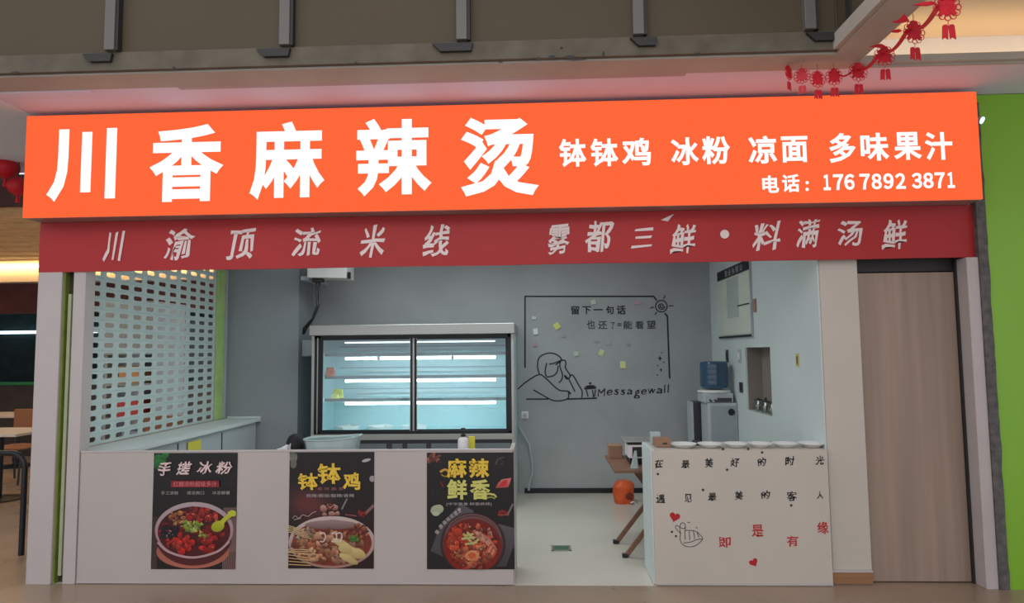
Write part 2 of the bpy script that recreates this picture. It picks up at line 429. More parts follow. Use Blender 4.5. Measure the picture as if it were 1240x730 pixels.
# ================================================================ SIGNS
sx0, sx1, sz0, sz1, sy = -3.652, 2.971, 2.585, 3.325, -0.2
sign = thing('lightbox_sign', ((sx0+sx1)/2, sy, sz0), 'glowing orange lightbox shop sign with large white characters over the stall', 'sign')
MB().box(sx0, sx1, sy+0.02, -0.001, sz0, sz1).build('housing', M['steel'], sign)
ORANGE = emis('sign_orange_glow', (255, 104, 58), 1.0)
WHITE = emis('sign_white_glow', (255, 250, 250), 1.12)
MB().box(sx0+0.002, sx1-0.002, sy, sy+0.02, sz0+0.002, sz1-0.002).build('lit_face', ORANGE, sign)
big = [('川',(58,156,140.5,243.5)), ('香',(181.5,151,270.5,244)), ('麻',(303,147.5,393,241)), ('辣',(431.5,143.5,522.5,237)), ('烫',(558,142,652,237))]
for c, b in big: pchar('character', c, sy, b, WHITE, sign, bold=0.030, t=0.003)
small = [('钵',(677,168,710,202)), ('钵',(715,167.5,748.5,201.5)), ('鸡',(753,167,788,200.5)), ('冰',(812.5,166.5,846,200)), ('粉',(850,165,884,199)), ('凉',(906,164.5,940.5,198)), ('面',(946,165,978,196.5)),
    ('多',(1004,161,1036,197)), ('味',(1042,161,1076,194.5)), ('果',(1082,160,1115.5,193.5)), ('汁',(1120,160,1153,193.5))]
for c, b in small: pchar('character', c, sy, b, WHITE, sign, bold=0.026, t=0.003)
for c, b in [('电',(923,212.5,943,233.5)), ('话',(947,211,968,232.5))]:
    pchar('character', c, sy, b, WHITE, sign, bold=0.024, t=0.003)
for yy in (221.2, 229.3):
    q_ = UP(977.3, yy, Y=sy); MB().prism_xz([(q_.x+.011*cos(-2*pi*k/12), q_.z+.011*sin(-2*pi*k/12)) for k in range(12)], sy-.003, sy).build('colon_dot', WHITE, sign)
for grp, x0, w in (('１７６', 995.5, 13.4), ('７８９２', 1041.0, 14.35), ('３８７１', 1104.0, 13.9)):
    for i, c in enumerate(grp):
        xa_ = x0+w*i; yy = 230.3-(xa_-995)*0.0185
        wd_ = 8.5 if c == '１' else 12.2
        if c == '１': xa_ += 1.5
        pchar('phone_digit', c, sy, (xa_, yy-19, xa_+wd_, yy), WHITE, sign, bold=0.032, t=0.003)

bn = thing('red_banner', (-0.3, -0.02, 2.218), 'long dark red fabric banner with brush characters hanging under the orange sign', 'banner')
g = MB(); nx = 60; zt, zb = 2.584, 2.218; vs = []; fs = []
for k, (yo) in enumerate((-0.022, -0.006)):
    for j in range(5):
        for i in range(nx+1):
            x = -3.655+(3.005+3.655+0.03)*i/nx; z = zt+(zb-zt)*j/4
            vs.append((x, yo+0.003*noise.noise(Vector((x*2.2, z*3, 0)))*(j/4), z+(0.004*noise.noise(Vector((x*1.3, 0, 0))) if j == 4 else 0)))
S_ = 5*(nx+1)
for j in range(4):
    for i in range(nx):
        a = j*(nx+1)+i; fs += [(a, a+1, a+nx+2, a+nx+1), (S_+a, S_+a+nx+1, S_+a+nx+2, S_+a+1)]
for i in range(nx): fs += [(i, S_+i, S_+i+1, i+1), (4*(nx+1)+i, 4*(nx+1)+i+1, S_+4*(nx+1)+i+1, S_+4*(nx+1)+i)]
for j in range(4): a = j*(nx+1); fs += [(a, a+nx+1, S_+a+nx+1, S_+a)]; a += nx; fs += [(a, S_+a, S_+a+nx+1, a+nx+1)]
g.add(vs, fs).build('cloth', M['red'], bn, smooth=True)
brush = [('川',124,280,152,316.5), ('渝',198,277,237,315), ('顶',273.5,277,311,314), ('流',352.5,276,389.5,310), ('米',435,272,467,312), ('线',511,272,546,310.5),
    ('雾',662.5,271.5,690.5,308), ('都',708,267,745,305), ('三',763,276,792,300), ('鲜',810,271,844,307), ('料',910,268,947,303.5), ('满',963,265.5,995,300), ('汤',1013.5,267,1045,298), ('鲜',1066,265.5,1100,302)]
for c, x0, y0, x1, y1 in brush:
    pchar('brush_character', c, -0.0245, (x0, y0, x1, y1), M['pale'], bn, bold=0.017, shear=0.25, warp=0.08, t=0.002, rot=0.05)
p = UP(877.5, 283.5, Y=-0.025)
MB().lathe([(0.0, -0.002), (0.031, -0.002), (0.031, 0.0)], (p.x, -0.0245, p.z), axis='Y').build('dot', M['pale'], bn)
b = pbox(800, 259, 815, 268, -0.025)
MB().prism_xz([(b[0], b[2]+.01), (b[0]+.05, b[2]), (b[1]-.01, b[3]-.02), (b[1]+0.01, b[3]), (b[0]+.06, b[3]-.015)], -0.0262, -0.0245).build('loose_scrap', M['pale'], bn)

# ================================================================ COUNTERS
CT = 0.915
lc = thing('service_counter', (-1.74, 0.2, 0), 'long white service counter carrying three food posters, left of the entrance gap', 'counter')
MB().box(-3.300, -0.205, 0.0, 0.02, 0.006, CT).build('front_panel', M['counter'], lc, bevel=0.002)
MB().box(-0.225, -0.195, 0.021, 0.42, 0.006, CT).build('end_panel', M['counter'], lc, bevel=0.002)
MB().box(-3.06, -0.226, 0.021, 0.42, 0.79, 0.82).build('worktop', M['steel'], lc)
MB().box(-3.300, -0.195, -0.003, 0.0, 0.006, 0.016).build('bottom_trim', M['white_post'], lc)
MB().box(-3.300, -0.195, -0.004, 0.024, CT, CT+0.012).build('top_trim', M['white_post'], lc, bevel=0.002)
MB().box(-3.05, -0.23, 0.39, 0.41, 0.02, 0.79).build('back_panel', M['counter'], lc)
rc = thing('order_counter', (1.35, 0.2, 0), 'cream counter with black handwritten characters and red hearts, right of the entrance gap', 'counter')
MB().box(0.765, 1.955, 0.0, 0.02, 0.006, CT-0.005).build('front_panel', M['counter_r'], rc, bevel=0.002)
MB().box(0.755, 0.785, 0.0205, 0.42, 0.006, CT-0.002).build('end_panel', M['rwall'], rc, bevel=0.002)
MB().box(0.786, 1.95, 0.021, 0.42, CT-0.035, CT-0.002).build('worktop', M['counter_r'], rc)
MB().box(0.765, 1.955, -0.003, 0.0, 0.006, 0.018).build('bottom_trim', M['white_post'], rc)

def zq(u, v): return (770+u/4.057, 530+v/4.057)
def zw(u, v, y=0.0):
    p = UP(*zq(u, v), Y=y); return (p.x, p.z)
rows = [('在',92,108,135,150),('最',222,110,265,150),('美',338,100,380,146),('好',462,98,512,145),('的',598,95,642,140),('时',732,90,780,135),('光',880,88,928,132),
    ('遇',97,275,143,322),('见',238,275,275,318),('最',353,270,397,310),('美',485,262,527,305),('的',615,258,662,300),('客',742,262,790,312),('人',887,262,920,300)]
for c, a, b, d, e in rows:
    pchar('handwritten_character', c, 0.0, (*zq(a, b), *zq(d, e)), M['ink'], rc, bold=0.020, shear=0.1, warp=0.13, t=0.0012, rot=0.03)
for c, a, b, d, e in [('即',407,487,467,540),('是',568,425,627,487),('有',742,480,800,535),('缘',890,412,948,472)]:
    pchar('red_character', c, 0.0, (*zq(a, b), *zq(d, e)), M['redink'], rc, bold=0.016, warp=0.08, t=0.0012)
for u, v in ((108,178),(448,157),(330,256),(428,55),(552,55),(620,72),(763,332)):
    x, z = zw(u, v)
    MB().prism_xz([(x+(0.012 if k % 2 == 0 else 0.006)*cos(pi*k/5+.3), z+(0.012 if k % 2 == 0 else 0.006)*sin(pi*k/5+.3)) for k in range(10)], -0.0012, 0.0).build('ink_star', M['ink'], rc)
for u, v, s, rot in ((190,391,0.036,-0.25),(580,614,0.030,0.5)):
    x, z = zw(u, v); pts = []
    for k in range(28):
        t = 2*pi*k/28; hx = 16*sin(t)**3/16; hz = (13*cos(t)-5*cos(2*t)-2*cos(3*t)-cos(4*t))/16+0.1
        pts.append((x+s*(hx*cos(rot)-hz*sin(rot)), z+s*(hx*sin(rot)+hz*cos(rot))))
    MB().prism_xz(pts[::-1], -0.0012, 0.0).build('heart', M['redink'], rc)
hd = MB()
for pl in ([(219,472),(215,443),(222,421),(235,418),(243,430),(243,457)], [(222,470),(205,455),(194,438),(200,430),(214,438)], [(219,472),(217,500),(228,522),(250,534),(280,534),(305,522),(328,497),(318,480),(300,462),(275,455),(243,455)],
    [(240,455),(242,500)], [(262,458),(265,502)], [(283,458),(289,497)], [(300,464),(310,490)], [(234,517),(268,512),(300,500),(328,497)], [(218,440),(232,446),(243,440)], [(255,416),(266,414)], [(294,438),(302,445)]):
    stroke(hd, [zw(*q) for q in pl], 0.0042, 0.0, 0.0012)
for u, v in ((177,462),(197,483)):
    x, z = zw(u, v); hd.prism_xz([(x+0.008*cos(-a), z+0.008*sin(-a)) for a in [2*pi*k/8 for k in range(8)]], -0.0012, 0)
hd.build('finger_heart_drawing', M['ink'], rc)

# ---- food posters: flat prints, many coloured shapes laid on each other
PRINT = bpy.data.materials.new('poster_print'); PRINT.use_nodes = True
_n = PRINT.node_tree.nodes; _a = _n.new('ShaderNodeAttribute'); _a.attribute_name = 'print'
_b = _n['Principled BSDF']; _b.inputs['Roughness'].default_value = 0.35; PRINT.node_tree.links.new(_a.outputs['Color'], _b.inputs['Base Color'])

class Print:
    """flat print in photo-crop units (u right, v down) mapped on a rectangle of the counter front"""
    def __init__(s, box, crop, y): s.b = box; s.cr = crop; s.y = y; s.v = []; s.f = []; s.c = []; s.k = 0
    def w(s, u, v):
        u0, v0, u1, v1 = s.cr; x0, x1, z0, z1 = s.b
        return (x0+(u-u0)/(u1-u0)*(x1-x0), z1-(v-v0)/(v1-v0)*(z1-z0))
    def clip(s, P):
        u0, v0, u1, v1 = s.cr
        for ax, lim, sg in ((0, u0, 1), (0, u1, -1), (1, v0, 1), (1, v1, -1)):
            Q = []
            for i in range(len(P)):
                a, b = P[i-1], P[i]; ia = (a[ax]-lim)*sg >= 0; ib = (b[ax]-lim)*sg >= 0
                if ia != ib:
                    t = (lim-a[ax])/(b[ax]-a[ax]); Q.append((a[0]+(b[0]-a[0])*t, a[1]+(b[1]-a[1])*t))
                if ib: Q.append(b)
            P = Q
            if not P: return P
        return P
    def poly(s, P, rgb, rgb2=None):
        P = s.clip(P)
        if len(P) < 3: return
        s.k += 1; y = s.y-0.00003*s.k; n = len(s.v)
        W = [s.w(*p) for p in P]; vv = [p[1] for p in P]; lo, hi = min(vv), max(vv)
        cx = sum(p[0] for p in W)/len(W); cz = sum(p[1] for p in W)/len(W)
        c1 = s2l(rgb); c2 = s2l(rgb2 or rgb)
        s.v += [(cx, y, cz)] + [(x, y, z) for x, z in W]
        mix = lambda t: tuple(c1[i]*(1-t)+c2[i]*t for i in range(3))
        s.c += [mix(.5)] + [mix((v-lo)/(hi-lo+1e-9)) for v in vv]
        m_ = len(W); s.f += [(n, n+1+i, n+1+(i+1) % m_) for i in range(m_)]
    def ell(s, cu, cv, a, b, rgb, rgb2=None, n=40, jag=0.0, rot=0.0):
        P = []
        for k in range(n):
            t = 2*pi*k/n; j = 1+jag*random.uniform(-1, 1); x, y = a*cos(t)*j, b*sin(t)*j
            P.append((cu+x*cos(rot)-y*sin(rot), cv+x*sin(rot)+y*cos(rot)))
        s.poly(P, rgb, rgb2)
    def rect(s, u0, v0, u1, v1, rgb, rgb2=None): s.poly([(u0, v0), (u1, v0), (u1, v1), (u0, v1)], rgb, rgb2)
    def line(s, pts, w, rgb):
        pts = smooth_pts(pts, 4) if len(pts) > 2 else pts
        for a, b in zip(pts[:-1], pts[1:]):
            dx, dy = b[0]-a[0], b[1]-a[1]; l = math.hypot(dx, dy) or 1; nx_, ny_ = -dy/l*w/2, dx/l*w/2
            s.poly([(a[0]+nx_, a[1]+ny_), (b[0]+nx_, b[1]+ny_), (b[0]-nx_, b[1]-ny_), (a[0]-nx_, a[1]-ny_)], rgb)
            s.k -= 1
        s.k += 1
    def blobs(s, n, cu, cv, a, b, r, cols, jag=.3, seedr=1.0):
        for _ in range(n):
            t = random.uniform(0, 2*pi); q = math.sqrt(random.random())*seedr
            rr = random.uniform(*r); c = random.choice(cols); d = random.uniform(.72, 1.12)
            c = tuple(min(255, x*d) for x in c); c2 = tuple(x*.62 for x in c)
            s.ell(cu+a*q*cos(t), cv+b*q*sin(t), rr, rr*random.uniform(.45, .9), c, c2, n=9, jag=jag, rot=random.uniform(0, 3))
    def build(s, name, parent):
        mb = MB(); mb.v = [Vector(v) for v in s.v]; mb.f = s.f; mb.c = s.c
        org = BASE[parent]
        me = bpy.data.meshes.new(name); me.from_pydata([v-org for v in mb.v], [], s.f)
        at = me.color_attributes.new('print', 'FLOAT_COLOR', 'POINT')
        for i, c in enumerate(s.c): at.data[i].color = (*c, 1)
        me.materials.append(PRINT); o = bpy.data.objects.new(name, me); COL.objects.link(o); o.parent = parent; BASE[o] = org
        return o
    def box(s, u0, v0, u1, v1):
        a = s.w(u0, v1); b = s.w(u1, v0); return (a[0], b[0], a[1], b[1])

def poster(px, crop, label):
    b = pbox(*px, -0.001)
    t = thing('food_poster', ((b[0]+b[1])/2, -0.001, b[2]), label, 'poster', 'food posters on the white counter')
    MB().box(b[0], b[1], -0.003, -0.0005, b[2], b[3]).build('sheet', M['black'], t)
    return t, Print(b, crop, -0.0031)
GOLD = mat('gold_lettering', (226, 190, 62), 0.5, var=0.15, scale=60)
PINK = mat('pink_white_lettering', (226, 200, 196), 0.5, var=0.1, scale=60)
GREYL = mat('grey_lettering', (170, 160, 158), 0.5)
def ptxt(pr, t, s, u0, v0, u1, v1, m_, **kw):
    kw.setdefault('t', 0.0004)
    text_mb(MB(), s, pr.y-0.00003*pr.k-0.0006, pr.box(u0, v0, u1, v1), **kw).build('lettering', m_, t)

# poster 1: shaved jelly bowl
t1, P = poster((184.8, 548.3, 286.6, 689), (27, 36, 504, 700), 'black poster with a red dessert bowl and yellow spoon, leftmost of three')
P.rect(27, 36, 504, 700, (14, 15, 15), (24, 20, 18))
P.rect(27, 400, 60, 700, (52, 40, 34), (64, 50, 42)); P.rect(430, 350, 504, 700, (96, 74, 70), (124, 92, 86))
for k in range(7): P.line([(440+k*10, 600), (436+k*10, 700)], 4, (60, 48, 44))
P.ell(262, 600, 206, 96, (150, 86, 66), (176, 104, 84))
for q in ((62,70,40,26,.4),(85,56,34,18,-.6),(50,100,22,30,.2),(80,92,26,14,.9)): P.ell(*q[:4], (24, 120, 48), (12, 70, 30), n=12, jag=.15, rot=q[4])
P.ell(266, 520, 214, 160, (62, 22, 24), (84, 28, 30))
P.ell(266, 478, 222, 160, (176, 158, 160), (158, 116, 118))
P.ell(266, 486, 206, 142, (54, 10, 14), (78, 14, 18))
P.blobs(70, 266, 484, 190, 126, (12, 26), [(150, 24, 26), (186, 36, 30), (120, 16, 22), (96, 14, 20)])
P.blobs(26, 300, 400, 110, 40, (10, 22), [(190, 44, 40), (168, 30, 34), (200, 70, 50)])
P.blobs(18, 165, 410, 45, 38, (8, 17), [(190, 120, 70), (206, 150, 96), (160, 86, 52)])
P.blobs(34, 130, 490, 44, 40, (9, 17), [(22, 16, 26), (34, 26, 40), (12, 10, 14)])
P.blobs(8, 130, 500, 40, 40, (3, 6), [(150, 150, 170)])
P.blobs(22, 205, 552, 55, 48, (14, 28), [(206, 38, 28), (224, 62, 40), (180, 26, 24)], jag=.15)
P.blobs(22, 350, 548, 60, 50, (12, 24), [(196, 34, 30), (214, 48, 44), (166, 22, 26)], jag=.15)
P.blobs(40, 250, 455, 62, 32, (7, 15), [(150, 178, 60), (176, 196, 90), (120, 150, 50), (196, 206, 120)])
P.blobs(14, 315, 500, 40, 22, (5, 10), [(160, 184, 70), (186, 200, 96)])
P.blobs(26, 266, 484, 180, 118, (3, 6), [(240, 150, 110), (236, 190, 150), (250, 120, 80)])
P.line([(66, 545), (130, 600), (262, 632), (400, 600), (470, 540)], 13, (186, 150, 152))
P.ell(404, 455, 38, 30, (180, 184, 40), (146, 152, 30), n=24, rot=-.4)
P.line([(420, 440), (450, 408), (490, 378)], 26, (182, 186, 50)); P.ell(486, 382, 26, 18, (186, 192, 60), n=14, jag=.12)
P.rect(132, 194, 406, 232, (122, 24, 34), (140, 30, 40))
P.build('printed_picture', t1)
for c, a, b_, d, e in (('手',56,88,132,166),('搓',162,84,250,162),('冰',276,82,366,158),('粉',384,84,480,160)):
    ptxt(P, t1, c, a, b_, d, e, PINK, bold=0.02, shear=0.25, warp=0.1)
ptxt(P, t1, '红糖凉粉超级多汁', 146, 199, 392, 228, mat('pink_lettering', (214, 120, 128), .5))
for s, a, d in (('手工凉粉',78,176),('清凉爽口',224,322),('冰凉解暑',368,468)): ptxt(P, t1, s, a, 254, d, 274, GREYL)

# poster 2: bobo chicken
t2, P = poster((350, 547.3, 453, 688.3), (38, 34, 523, 698), 'dark red poster with golden characters and a bowl of skewers, middle of the three')
P.rect(38, 34, 523, 698, (18, 14, 16), (40, 16, 18))
for k in range(9): P.ell(150, 330, 210-k*20, 150-k*14, tuple(int(20+(104-20)*k/9*q) for q in (1, .3, .3)), None, n=30)
P.ell(58, 60, 26, 30, (88, 96, 82), (120, 124, 110), n=10, jag=.15); P.ell(62, 100, 18, 28, (96, 98, 90), n=10, jag=.15)
P.ell(478, 82, 26, 9, (176, 170, 170), n=12, rot=-.25); P.ell(512, 188, 16, 18, (156, 150, 148), n=12)
P.line([(470, 390), (523, 338)], 16, (130, 92, 90)); P.blobs(16, 452, 388, 22, 20, (4, 10), [(150, 30, 30), (190, 50, 46)])
P.line([(340, 362), (370, 300)], 9, (130, 116, 112)); P.line([(360, 392), (425, 400)], 4, (170, 90, 86))
P.ell(285, 548, 246, 148, (196, 178, 170), (158, 120, 108), n=50)
P.ell(285, 552, 226, 130, (104, 40, 28), (126, 52, 34), n=50)
P.ell(280, 450, 150, 26, (150, 128, 126), (110, 84, 80), n=30)
P.blobs(110, 270, 572, 205, 92, (12, 28), [(176, 108, 72), (196, 132, 96), (158, 84, 58), (206, 156, 120), (134, 66, 46)])
P.blobs(30, 130, 500, 70, 30, (10, 20), [(190, 160, 134), (170, 132, 104), (150, 108, 84)])
P.blobs(34, 430, 490, 62, 40, (7, 15), [(164, 90, 56), (190, 110, 70), (120, 50, 36)])
P.blobs(14, 412, 528, 28, 16, (7, 13), [(58, 130, 50), (80, 156, 62)])
for q in ((350,560,66,20),(400,600,72,26),(380,640,60,20),(440,610,44,24),(365,585,40,30)): P.ell(*q, (206, 190, 128), (176, 150, 96), n=16, jag=.1, rot=.5)
P.blobs(30, 180, 590, 130, 60, (10, 18), [(206, 150, 110), (214, 170, 134), (160, 90, 60)])
for cx in (236, 300, 330): P.line([(cx-18, 500), (cx+6, 494), (cx+14, 520), (cx, 545), (cx-16, 540)], 7, (216, 196, 190))
for k in range(8): P.line([(38, 452+k*9+(90 if k > 4 else 0)), (130+k*10, 480+k*12+(50 if k > 4 else 0))], 4, (206, 178, 132))
for k in range(5): P.line([(38, 600+k*18), (170, 622+k*14)], 5, (196, 160, 110))
for q in ((238,358,20,22),(270,346,16,18),(302,350,20,18),(244,390,14,10),(286,386,20,14),(318,384,14,14)): P.ell(*q, (188, 150, 132), (110, 40, 34), n=14, jag=.12)
P.blobs(8, 278, 346, 20, 14, (5, 10), [(110, 20, 22)])
P.line([(62, 412), (78, 396), (96, 412), (120, 392), (150, 400), (176, 380), (198, 372)], 4, (176, 150, 146))
P.line([(70, 420), (110, 410)], 4, (176, 150, 146))
P.build('printed_picture', t2)
for c, a, b_, d, e in (('钵',90,152,204,250),('钵',202,96,334,216),('鸡',346,150,446,250)): ptxt(P, t2, c, a, b_, d, e, GOLD, bold=0.03, warp=0.05)
ptxt(P, t2, '串 味 飘 香', 204, 234, 352, 252, mat('rose_lettering', (150, 96, 92), .5))
ptxt(P, t2, '麻辣/藤椒/酸辣/香辣', 138, 272, 412, 292, GREYL)
P2 = P

# poster 3: spicy aromatic pot
t3, P = poster((517, 547.8, 622.6, 689), (32, 34, 530, 704), 'black poster with four yellow characters over a pot of spicy meat, rightmost of three')
P.rect(32, 34, 530, 704, (16, 15, 17), (22, 20, 21))
P.blobs(20, 74, 66, 38, 28, (8, 18), [(150, 84, 60), (176, 110, 84), (110, 56, 44)])
P.poly([(425, 240), (440, 212), (462, 190), (515, 182), (508, 212), (498, 236), (462, 238)], (206, 120, 116), (170, 60, 62))
P.poly([(444, 228), (470, 196), (496, 192), (486, 226)], (190, 44, 48))
P.ell(90, 364, 38, 28, (172, 180, 150), (150, 160, 128), n=14, jag=.06, rot=-.3); P.ell(84, 386, 22, 14, (176, 184, 156), n=12)
P.poly([(52, 600), (110, 450), (226, 330), (300, 370), (280, 704), (140, 650)], (82, 80, 84), (66, 62, 66))
P.poly([(420, 440), (530, 470), (530, 560), (480, 690), (400, 690)], (86, 82, 86), (62, 58, 62))
P.poly([(32, 640), (52, 600), (130, 636), (150, 704), (32, 704)], (28, 26, 28))
P.line([(490, 398), (524, 330)], 9, (120, 112, 112)); P.blobs(22, 468, 386, 34, 18, (4, 10), [(170, 40, 36), (140, 26, 28)])
P.line([(440, 395), (500, 392)], 6, (160, 70, 66))
P.blobs(10, 448, 84, 26, 22, (3, 7), [(76, 72, 76)]); P.line([(426, 104), (440, 74), (474, 62)], 5, (84, 80, 84))
P.blobs(8, 90, 270, 36, 24, (4, 9), [(52, 48, 52)])
P.line([(128, 232), (112, 205)], 10, (110, 26, 30)); P.ell(150, 150, 6, 6, (100, 30, 30), n=8)
P.ell(294, 560, 186, 178, (66, 38, 38), (46, 28, 30), n=56)
P.ell(294, 564, 172, 164, (108, 74, 72), (40, 22, 24), n=56)
P.ell(292, 572, 164, 156, (104, 22, 16), (128, 30, 18), n=56)
P.blobs(150, 290, 572, 140, 130, (12, 26), [(170, 50, 28), (200, 76, 44), (142, 34, 22), (214, 104, 66), (120, 24, 18)])
P.blobs(22, 205, 540, 50, 70, (16, 30), [(216, 84, 46), (226, 66, 34), (200, 60, 40)], jag=.15)
P.blobs(40, 300, 620, 100, 60, (10, 22), [(196, 96, 66), (216, 130, 90), (170, 70, 50)])
for k in range(7): P.line([(300+k*14, 480+k*8), (350+k*13, 540+k*9)], 15, ((206, 150, 130) if k % 2 else (182, 112, 92)))
for k in range(5): P.line([(372+k*10, 600+k*6), (398+k*7, 560+k*8), (420, 590)], 12, ((206, 136, 110) if k % 2 else (176, 84, 60)))
P.blobs(14, 350, 500, 60, 40, (8, 14), [(206, 150, 130)])
P.ell(292, 626, 40, 34, (214, 150, 100), (196, 110, 70), n=18, jag=.1); P.ell(290, 624, 22, 18, (196, 90, 56), n=12, jag=.1)
for a in ((240,500,280,540),(230,530,300,520),(250,560,320,548),(262,490,300,530),(300,500,250,512),(290,560,330,530)): P.line([a[:2], a[2:]], 12, (186, 180, 110))
P.blobs(10, 275, 525, 40, 26, (5, 10), [(150, 150, 60), (206, 200, 140)])
P.blobs(40, 290, 572, 140, 130, (3, 6), [(236, 150, 100), (246, 186, 140)])
P.line([(140, 500), (170, 440), (230, 402), (300, 390), (370, 408), (430, 456), (456, 520)], 5, (126, 98, 96))
P.line([(110, 145), (140, 130), (170, 150), (205, 158), (240, 148)], 13, (206, 160, 60)); P.line([(116, 158), (140, 170), (200, 166)], 9, (150, 120, 40))
P.line([(345, 292), (380, 272), (420, 278), (428, 292)], 12, (196, 190, 110)); P.line([(350, 300), (400, 290), (422, 300)], 8, (150, 160, 70))
P.build('printed_picture', t3)
for c, a, b_, d, e in (('麻',148,66,264,180),('辣',276,66,392,180),('鲜',148,188,264,304),('香',280,188,396,304)):
    ptxt(P, t3, c, a, b_, d, e, GOLD if b_ < 100 else mat('pale_yellow_lettering', (206, 204, 110), .5), bold=0.035)
ptxt(P, t3, '[中华美食 鲜香麻辣]', 146, 320, 402, 340, GREYL)
for i, c in enumerate('健康美味实惠!'):
    a = i/6; u = 92+128*a; v = 490-124*a**.75
    ptxt(P, t3, c, u-11, v-13, u+11, v+13, GREYL, rot=0.85-.5*a, bold=.02)
# ================================================================ CHILLER (ordering fridge)
fx0, fx1, fy0, fy1 = -2.43, -0.265, 2.30, 3.02
fr = thing('display_chiller', ((fx0+fx1)/2, (fy0+fy1)/2, 0), 'wide steel display chiller with two lit sliding glass doors against the back wall', 'fridge')
MB().box(fx0, fx1, fy0-0.06, fy1, 1.795, 1.905).build('header', M['steel'], fr, bevel=0.006)
c = MB(); c.box(fx0+0.01, fx0+0.05, fy0+0.05, fy1, 0.0, 1.795); c.box(fx1-0.05, fx1-0.01, fy0+0.05, fy1, 0, 1.795); c.box(fx0+0.05, fx1-0.05, fy1-0.04, fy1, 0, 1.795); c.box(fx0+0.05, fx1-0.05, fy0+0.05, fy1-0.04, 0.72, 0.76)
c.build('lining', M['cabinet'], fr)
for x0, x1 in ((fx0+0.012, fx0+0.042), (fx1-0.04, fx1-0.012)):
    MB().box(x0, x1, fy0-0.01, fy0+0.05, 0.05, 1.795).build('corner_post', M['steel'], fr, bevel=0.003)
g = MB(); gx0, gx1, gz0, gz1 = fx0+0.045, fx1-0.042, 0.76, 1.795
g.box(gx0, gx1, fy0, fy0+0.05, gz1-0.035, gz1); g.box(gx0, gx1, fy0, fy0+0.05, gz0, gz0+0.03); g.box(gx0, gx0+0.06, fy0, fy0+0.05, gz0, gz1); g.box(gx1-0.035, gx1, fy0, fy0+0.05, gz0, gz1)
g.build('door_surround', M['black'], fr, bevel=0.002)
MB().box(gx0+0.026, gx0+0.036, fy0-0.006, fy0, gz0+.01, gz1-.02).build('surround_rail', M['steel'], fr)  # pale rail along the left side of the surround
mxd = -1.337
for n_, (a, b, yy) in enumerate(((gx0+0.06, mxd-0.008, fy0+0.006), (mxd+0.010, gx1-0.035, fy0+0.028))):
    d = MB(); zz0, zz1 = gz0+0.03, gz1-0.035
    d.box(a, a+0.022, yy, yy+0.018, zz0, zz1); d.box(b-0.022, b, yy, yy+0.018, zz0, zz1); d.box(a+.022, b-.022, yy, yy+0.018, zz1-0.014, zz1); d.box(a+.022, b-.022, yy, yy+0.018, zz0, zz0+0.014)
    dd = d.build('sliding_door', M['black'], fr)
    MB().box(a+0.022, b-0.022, yy+0.006, yy+0.011, zz0+0.014, zz1-0.014).build('pane', GLASS, dd)
    xx = (a+.022, a+.027) if n_ else (b-.027, b-.022)
    MB().box(*xx, yy-0.003, yy, zz0, zz1).build('edge_strip', M['steel'], dd)
MB().box(mxd-0.008, mxd+0.010, fy0+0.010, fy0+0.03, gz0+0.03, gz1-0.035).build('middle_strip', M['steel'], fr)
TUBE = emis('chiller_tube_light', (235, 250, 255), 14)
SH = mat('shelf_edge_grey', (118, 136, 140), 0.35, metal=0.4)
SG = mat('shelf_glass_plate', (176, 222, 228), 0.15, var=0.03, trans=0.3)
for z in (1.575, 1.335, 1.095):
    s = MB().box(gx0+0.07, gx1-0.045, fy0+0.12, fy0+0.14, z, z+0.03).build('shelf', SH, fr)
    MB().box(gx0+0.07, gx1-0.045, fy0+0.14, fy0+0.60, z+0.012, z+0.022).build('glass_plate', SG, s)
    MB().box(gx0+0.30, gx1-0.20, fy1-0.10, fy1-0.09, z+0.06, z+0.072).build('pale_streak', M['white_plastic'], s)  # added pale strips imitating the lighter streaks above each shelf
    MB().box(gx0+0.07, gx1-0.05, fy1-0.06, fy1-0.05, z+0.10, z+0.11).build('pale_streak', M['grey_plastic'], s)
    if z > 1.5: t_ = [(-2.10, -1.76), (-1.72, -0.95), (-0.93, -0.48)]
    else: t_ = [(-2.10, -0.48)]
    for a, b in t_: MB().cyl((a, fy0+0.155, z-0.025), (b, fy0+0.155, z-0.025), 0.0145, n=10).build('tube_lamp', TUBE, s, smooth=True)
    if z > 1.5:
        for a in (-1.74, -0.94): MB().lathe([(0.0, -.01), (0.017, -.01), (0.017, .02), (0, .02)], (a, fy0+0.15, z-0.025), n=12, axis='Y').build('lamp_holder', M['grey_plastic'], s, smooth=True)
top = MB().cyl((-2.10, fy0+0.12, 1.72), (-0.48, fy0+0.12, 1.72), 0.008, n=8).build('tube_lamp', emis('chiller_top_tube', (225, 246, 255), 2.0), fr)
# pans standing on the chiller floor
for i in range(3):
    x = -2.12+i*0.37
    pn = thing('serving_pan', (x, 2.6, 0.76), ('empty white serving pan on the chiller floor, at the left end', 'empty white serving pan on the chiller floor, second from the left', 'empty white serving pan on the chiller floor, beside the door rails')[i], 'pan', 'pans on the chiller floor')
    MB().lathe([(0.10, 0.0), (0.125, 0.045), (0.135, 0.05), (0.135, 0.056), (0.118, 0.05), (0.095, 0.008), (0, 0.008)], (x, 2.6, 0.761), n=4, sx=1.1, sy=1.3).build('tray', M['white_plastic'], pn)
